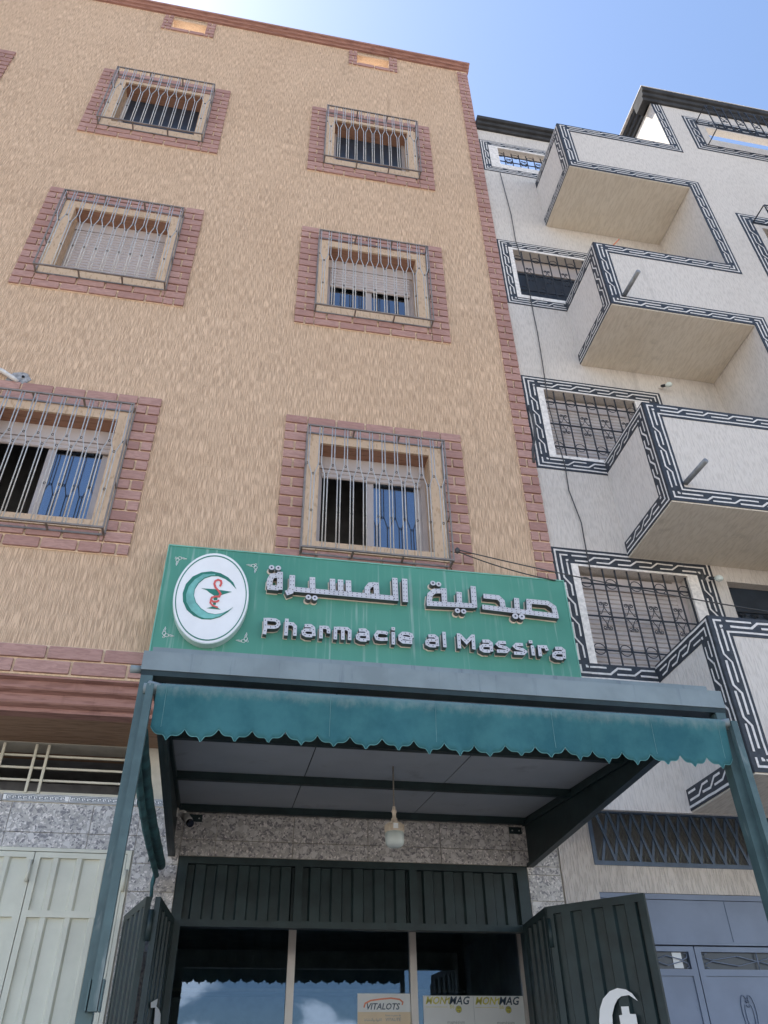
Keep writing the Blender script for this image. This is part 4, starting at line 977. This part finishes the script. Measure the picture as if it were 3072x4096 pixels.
# emblem
ke = 500/1659; ye = ys-.078
E_ = lambda x, y: (lambda p: (p.x, p.z))(PY(650+x*ke, 2150+y*ke, ye))
ec = Vector((-.317, 4.917)); ea, eb = .298, .425
def ell(a, b, n=64, k_=1.0): return [(ec.x+a*k_*math.cos(2*math.pi*i/n), ec.y+b*k_*math.sin(2*math.pi*i/n)) for i in range(n)]
eo = MB(); eo.prism([(x, ye+.004, z) for x, z in ell(ea, eb)], (0, ys-ye-.0045, 0)); eo = eo.build('emblem_box', mat('emblem_rim', (.55, .66, .62), .4, var=.05), sg)
MB().prism([(x, ye, z) for x, z in ell(ea, eb, k_=.985)], (0, .0038, 0)).build('emblem_face', M['white_pl'], eo)
rg = MB(); A, B = ell(ea, eb, k_=.94), ell(ea, eb, k_=.915)
for i in range(64):
    j = (i+1) % 64; rg.prism([(A[i][0], ye-.002, A[i][1]), (A[j][0], ye-.002, A[j][1]), (B[j][0], ye-.002, B[j][1]), (B[i][0], ye-.002, B[i][1])], (0, .002, 0))
rg.build('emblem_ring', M['emb_green'], eo)
def eshape(pts, name, mt, y): return MB().prism([(*(lambda q: (q[0], y, q[1]))(E_(*p)),) for p in pts], (0, .0025, 0)).build(name, mt, eo)
CO = [(980,690),(940,600),(870,530),(770,475),(650,450),(520,465),(400,520),(310,620),(268,740),(272,850),(320,960),(410,1040),(520,1085),(640,1090),(760,1060),(870,990),(938,925)]
CI = [(870,970),(790,1005),(700,1020),(600,1000),(510,940),(445,860),(418,770),(430,690),(480,610),(560,545),(650,515),(740,515),(830,550),(900,600),(955,660)]
eshape(CO+CI, 'crescent', M['emb_green'], ye-.003)
CO2 = [(700,488),(540,492),(430,560),(350,650),(312,760),(318,860),(380,970),(480,1050),(560,1076),(660,1078),(760,1046),(850,985)]
CI2 = [(790,1014),(700,1028),(600,1010),(505,950),(437,865),(410,770),(424,685),(475,602),(556,537),(640,508),(700,506)]
eshape(CO2+CI2, 'crescent_inlay', M['emb_cyan'], ye-.0058)
eshape([(515,675),(690,688),(920,722),(870,735),(790,762),(730,785),(727,832),(680,832),(680,768),(620,730),(585,700)], 'bowl', M['emb_green'], ye-.003)
eshape([(675,862),(710,862),(705,897),(668,892)], 'bowl_stem', M['emb_green'], ye-.003)
eshape([(585,940),(640,925),(670,912),(710,920),(770,958),(680,950)], 'bowl_foot', M['emb_green'], ye-.003)
sn = MB()
stroke(sn, spl, [E_(*p) for p in [(762,655),(782,610),(775,578),(738,565),(700,582),(688,620),(705,670),(745,712),(770,752),(752,790),(700,788),(655,800),(642,832),(672,856),(720,856),(752,838)]], .0165, -(ye-.0065))
stroke(sn, spl, [E_(*p) for p in [(645,828),(634,872),(662,905),(735,935)]], .014, -(ye-.0068))
sn.build('snake', M['emb_red'], eo)
def curl(cx, cy, rot):
    s = MB(); c_ = math.cos(rot); n_ = math.sin(rot)
    for pts in ([(0, 0), (.014, .016), (.032, .012), (.034, -.006), (.018, -.012), (.006, -.002)], [(0, 0), (.016, -.014), (.012, -.032), (-.006, -.034), (-.012, -.018), (-.002, -.006)],
                [(.03, .008), (.044, .010), (.060, .004), (.078, .0), (.060, -.004), (.044, -.002)], [(.008, -.030), (.010, -.044), (.004, -.060), (.0, -.078), (-.004, -.060), (-.002, -.044)], [(-.004, .004), (-.018, .010), (-.020, -.002), (-.010, -.012)]):
        q = [(cx+x*c_-z*n_, cy+x*n_+z*c_) for x, z in pts]; s.tube([(x, ys-.0025, z) for x, z in q], .0026, 4, closed=True)
    s.build('corner_ornament', M['white_pl'], sg)
for (x, y), rot in zip(((200, 275), (1235, 375), (20, 1300), (1105, 1375)), (0, -math.pi/2, math.pi/2, math.pi)):
    p = PY(650+x*ke, 2150+y*ke, ys); curl(p.x, p.z, rot)

# ================================================================== SMALL THINGS
lp = Vector((1.067, -.62, 0)); zc = cz(-.62)
la = thing('pendant_lamp', 'large frosted bulb lamp hanging on a cord under the canopy', 'lamp', (lp.x, lp.y, 2.94))
MB().tube([(lp.x, lp.y, zc), (lp.x, lp.y, 3.19)], .0055, 6).build('cord', mat('lamp_cord', (.22, .20, .17), .7), la, True)
MB().lathe([(.006, 3.20), (.011, 3.195), (.011, 3.18), (.017, 3.172), (.017, 3.16), (.012, 3.155), (.012, 3.14), (.014, 3.125), (.020, 3.12), (.022, 3.10), (.03, 3.095)], (lp.x, lp.y, 0), 14).build('socket', M['cream_pl'], la, True)
fin = MB().lathe([(.03, 3.096), (.052, 3.088), (.060, 3.070), (.062, 3.045), (.0635, 3.04), (.0635, 3.032)], (lp.x, lp.y, 0), 24)
for k in range(20):
    a = 2*math.pi*k/20; d = Vector((math.cos(a), math.sin(a), 0)); tnn = Vector((-d.y, d.x, 0))
    fin.obox(Vector((lp.x, lp.y, 3.042))+d*.055-tnn*.0022, d*.010, tnn*.0044, (0, 0, .036))
fin.build('heat_sink', M['cream_pl'], la)
MB().lathe([(.061, 3.032), (.061, 2.975), (.056, 2.958), (.040, 2.945), (.018, 2.940)], (lp.x, lp.y, 0), 28).build('globe', M['glow'], la, True)
MB().box(lp.x-.020, lp.x+.012, lp.y-.068, lp.y-.066, 3.043, 3.075).build('label_sticker', M['paper'], la)
# security camera on the left canopy side
c0 = Vector((CX0+.0765, .62, 3.47))
sc0 = thing('security_camera', 'small white bullet camera fixed inside the left canopy side', 'camera', c0)
MB().tube([c0+Vector((0, 0, 0)), c0+Vector((.012, 0, 0))], .036, 16).build('base_plate', M['cam_pl'], sc0)
MB().tube([c0+Vector((.012, 0, 0)), c0+Vector((.05, -.01, 0)), c0+Vector((.065, -.02, -.012))], [.018, .014, .014], 10).build('arm', M['cam_pl'], sc0, True)
dv = Vector((.35, -.62, -.55)).normalized(); h0 = c0+Vector((.060, .01, -.02))
MB().tube([h0, h0+dv*.012, h0+dv*.10, h0+dv*.125], [.020, .032, .032, .030], 16).build('body', M['cam_pl'], sc0, True)
MB().tube([h0+dv*.1252, h0+dv*.150], [.030, .027], 16).build('lens_hood', M['lens'], sc0)
# posters inside the shop windows
def text_mesh(s, size, shear=0., bold=0.):
    cu = bpy.data.curves.new('t', 'FONT'); cu.body = s; cu.size = size; cu.shear = shear; cu.offset = bold; cu.extrude = 0; cu.resolution_u = 2
    o = bpy.data.objects.new('t', cu); COL.objects.link(o); dg = bpy.context.evaluated_depsgraph_get(); me = bpy.data.meshes.new_from_object(o.evaluated_get(dg))
    bpy.data.objects.remove(o); return me
def text_on(s, x, z, y, width, mt, parent, name, shear=0., bold=0., hgt=None):
    me = text_mesh(s, 1., shear, bold); xs = [v.co.x for v in me.vertices]; 
    if not xs: return
    k_ = width/(max(xs)-min(xs)); x0 = min(xs); zs_ = [v.co.y for v in me.vertices]; kz_ = k_ if not hgt else hgt/(max(zs_)-min(zs_))
    for v in me.vertices: v.co = Vector((x+(v.co.x-x0)*k_, y, z+v.co.y*kz_))
    me.materials.clear(); me.materials.append(mt); return link(name, me, parent)
gp = gy-.004
def poster(x0, x1, z0, z1, label):
    t = thing('poster', label, 'poster', ((x0+x1)/2, gp, z0)); MB().box(x0, x1, gp, gp+.003, z0, z1).build('sheet', M['paper'], t); return t
def gpx(x, y): p = PY(x, y, gp); return p.x, p.z
k8 = 800/1659
x0, zt = gpx(1000+892*k8, 3500+982*k8); x1 = 1.679
t = poster(x0, x1, 1.2, zt, 'vitamin poster with swoosh logo stuck on the middle shop pane')
zw = gpx(1000+970*k8, 3500+1115*k8)[1]; xw, xe = gpx(1000+968*k8, 3500+1115*k8)[0], gpx(1000+1245*k8, 3500+1115*k8)[0]
text_on('VITALOTS', xw, zw, gp-.001, xe-xw, M['navy'], t, 'brand_text', .25, .02)
za = gpx(1000+1100*k8, 3500+1136*k8)[1]; MB().box(x0+.002, x1-.002, gp-.0008, gp+.001, 1.25, za).build('colour_field', M['peach'], t)
sw = MB(); stroke(sw, spl, [gpx(1000+x*k8, 3500+y*k8) for x, y in [(945,1100),(955,1065),(1000,1042),(1080,1030),(1170,1022),(1240,1032),(1268,1055),(1262,1078)]], .012, -(gp-.0012)); sw.build('swoosh', M['orange_p'], t)
for s, xa, xb, yy, mt_ in (('VITALIT\u00c9', 1125, 1252, 1212, M['greyp']), ('Faites le plein de', 1122, 1250, 1172, M['greyp'])):
    a = gpx(1000+xa*k8, 3500+yy*k8); b = gpx(1000+xb*k8, 3500+yy*k8); text_on(s, a[0], a[1], gp-.0016, b[0]-a[0], mt_, t, 'slogan_text', .15, .01)
ar = '\ufee3\ufe8e\ufeb8\ufee8\ufedf\ufe8d\ufeed \ufe93\ufeee\ufed8\ufedf\ufe8d'
a = gpx(1000+945*k8, 3500+1212*k8); b = gpx(1000+1092*k8, 3500+1212*k8); text_on('\ufec1\ufe8e\ufeb8\ufee8\ufedf\ufe8d\ufeed \ufe93\ufeee\ufed8\ufedf\ufe8d', a[0], a[1], gp-.0016, b[0]-a[0], M['greyp'], t, 'slogan_text', 0, .008)
x0 = gpx(1600+190*k8, 3496+1002*k8)[0]; zt = gpx(1600+600*k8, 3496+1010*k8)[1]; xm = gpx(1600+606*k8, 3496+1010*k8)[0]; x1 = 2.688
for i, (a, b) in enumerate(((x0, xm-.001), (xm+.001, x1))):
    t = poster(a, b, 1.2, zt, 'white magnesium poster next to the %s' % ('middle window bar' if i == 0 else 'right window jamb'))
    bx = lambda x, y: gpx(1600+(x+i*413)*k8, 3496+(y+i*4)*k8)
    p, q = bx(212, 1078), bx(392, 1078); text_on('MON', p[0], p[1], gp-.001, q[0]-p[0], M['yellow'], t, 'brand_text', .3, .02)
    p, q = bx(408, 1080), bx(582, 1080); text_on('MAG', p[0], p[1], gp-.001, q[0]-p[0], M['navy'], t, 'brand_text', .3, .02)
    nn = MB(); stroke(nn, spl, [bx(372, 1050), bx(408, 1030), bx(404, 1076)], .010, -(gp-.001)); nn.build('brand_stroke', M['yellow'], t)
    p, q = bx(415, 1115), bx(450, 1115); text_on('B6', p[0], p[1], gp-.001, q[0]-p[0], M['yellow'], t, 'dose_text')
    c = bx(487, 1122); 
    for rr, mt_, yy in ((.0275, M['greyp'], gp-.0012), (.0245, M['yellow'], gp-.002)):
        MB().prism([(c[0]+rr*math.cos(j*math.pi/10), yy, c[1]+rr*math.sin(j*math.pi/10)) for j in range(20)], (0, .001, 0)).build('dose_badge', mt_, t)
    p, q = bx(470, 1118), bx(503, 1118); text_on('300', p[0], p[1], gp-.003, q[0]-p[0], M['navy'], t, 'dose_text'); p, q = bx(474, 1140), bx(500, 1140); text_on('mg', p[0], p[1], gp-.003, q[0]-p[0], M['navy'], t, 'dose_text')
    p, q = bx(395, 1242), bx(538, 1242); text_on('magn\u00e9sium', p[0], p[1], gp-.001, q[0]-p[0], M['greyp'], t, 'name_text')
    p, q = bx(212, 1103), bx(450, 1103); MB().box(p[0], q[0]-.06, gp-.001, gp+.001, p[1]-.0012, p[1]+.0012).build('rule', M['yellow'], t)
# wall bulbs on the white building
def wall_bulb(p, label):
    t = thing('wall_lamp', label, 'lamp', p, 'bare bulb holders on the white wall'); p = Vector(p)
    d = Vector((.45, -.75, -.45)).normalized()
    MB().tube([p+Vector((0, .028, 0)), p], .026, 12).build('rose', M['trim_white'], t, True)
    MB().tube([p, p+d*.03, p+d*.06], [.017, .019, .016], 10).build('holder', M['iron'], t, True)
    MB().tube([p+d*.06, p+d*.075, p+d*.10, p+d*.13, p+d*.145], [.014, .026, .034, .026, .006], 14).build('bulb', M['glow'], t, True)
q = PY(2472+1010*.3617, 2200+310*.3617, -.02); wall_bulb((q.x, -.018, q.z), 'bare bulb on the wall at the corner of the lowest white-building window')
q = PY(2472+480*.3617, 1300+675*.3617, -.02); wall_bulb((q.x, -.018, q.z), 'bare bulb under the balcony soffit, second from the bottom')
# cables
def cable(pts, r_, label, name='cable'):
    o = MB().tube(pts, r_, 6).build(name, M['cable'], None, True); return tag(o, label, 'cable')
def pc_(lst, y): return [PY(x, yv_, y) for x, yv_ in lst]
vp_ = [(2000, 690), (2045, 860), (2062, 960), (2108, 1110), (2135, 1260), (2150, 1330), (2168, 1440), (2180, 1520), (2195, 1625), (2215, 1700), (2240, 1795), (2260, 1860), (2275, 1960), (2325, 2090), (2343, 2190), (2352, 2240), (2362, 2280)]
cable(pc_(vp_, -.012), .006, 'thin dark cable running down the white wall beside the orange brick strip')
g0 = Vector((wx(0)+.70, -.15, 5.62)); 
def sag(a, b, s, n=14): return [a.lerp(b, i/n)+Vector((0, 0, -s*4*(i/n)*(1-i/n))) for i in range(n+1)]
pr = PY(3072, 2428, -.95); pr2 = PY(3300, 2480, -.97)
cable(sag(g0+Vector((.03, 0, .05)), pr2, .05), .006, 'overhead wire stretched from the lowest barred window to the right')
cable(sag(g0+Vector((.03, 0, .03)), PY(2222, 2322, -.16), .03), .006, 'short wire from the window grille to the sign corner')
kn = MB().lathe([(.008, -.03), (.022, -.015), (.024, .01), (.010, .03)], (0, 0, 0), 8).build('wire_insulator', M['cable'], None, True, g0+Vector((.03, 0, .04))); tag(kn, 'black wire knot tied to the lowest window grille', 'cable')
bp = [(2112, 1622), (2128, 1660), (2138, 1700), (2140, 1745), (2130, 1800), (2135, 1850)]
cable(pc_(bp, -.03), .014, 'thick grey bundled cable bulging at the joint between the two buildings', 'cable_bundle')
# balcony debris: orange rod poking above the second parapet
q = PY(2462, 965, YB+.2); tag(MB().tube([q+Vector((-.05, 0, -.10)), q+Vector((.06, 0, .06))], .008, 6).build('rod', M['orange_p'], None, True), 'short orange rod poking above the balcony parapet', 'rod')
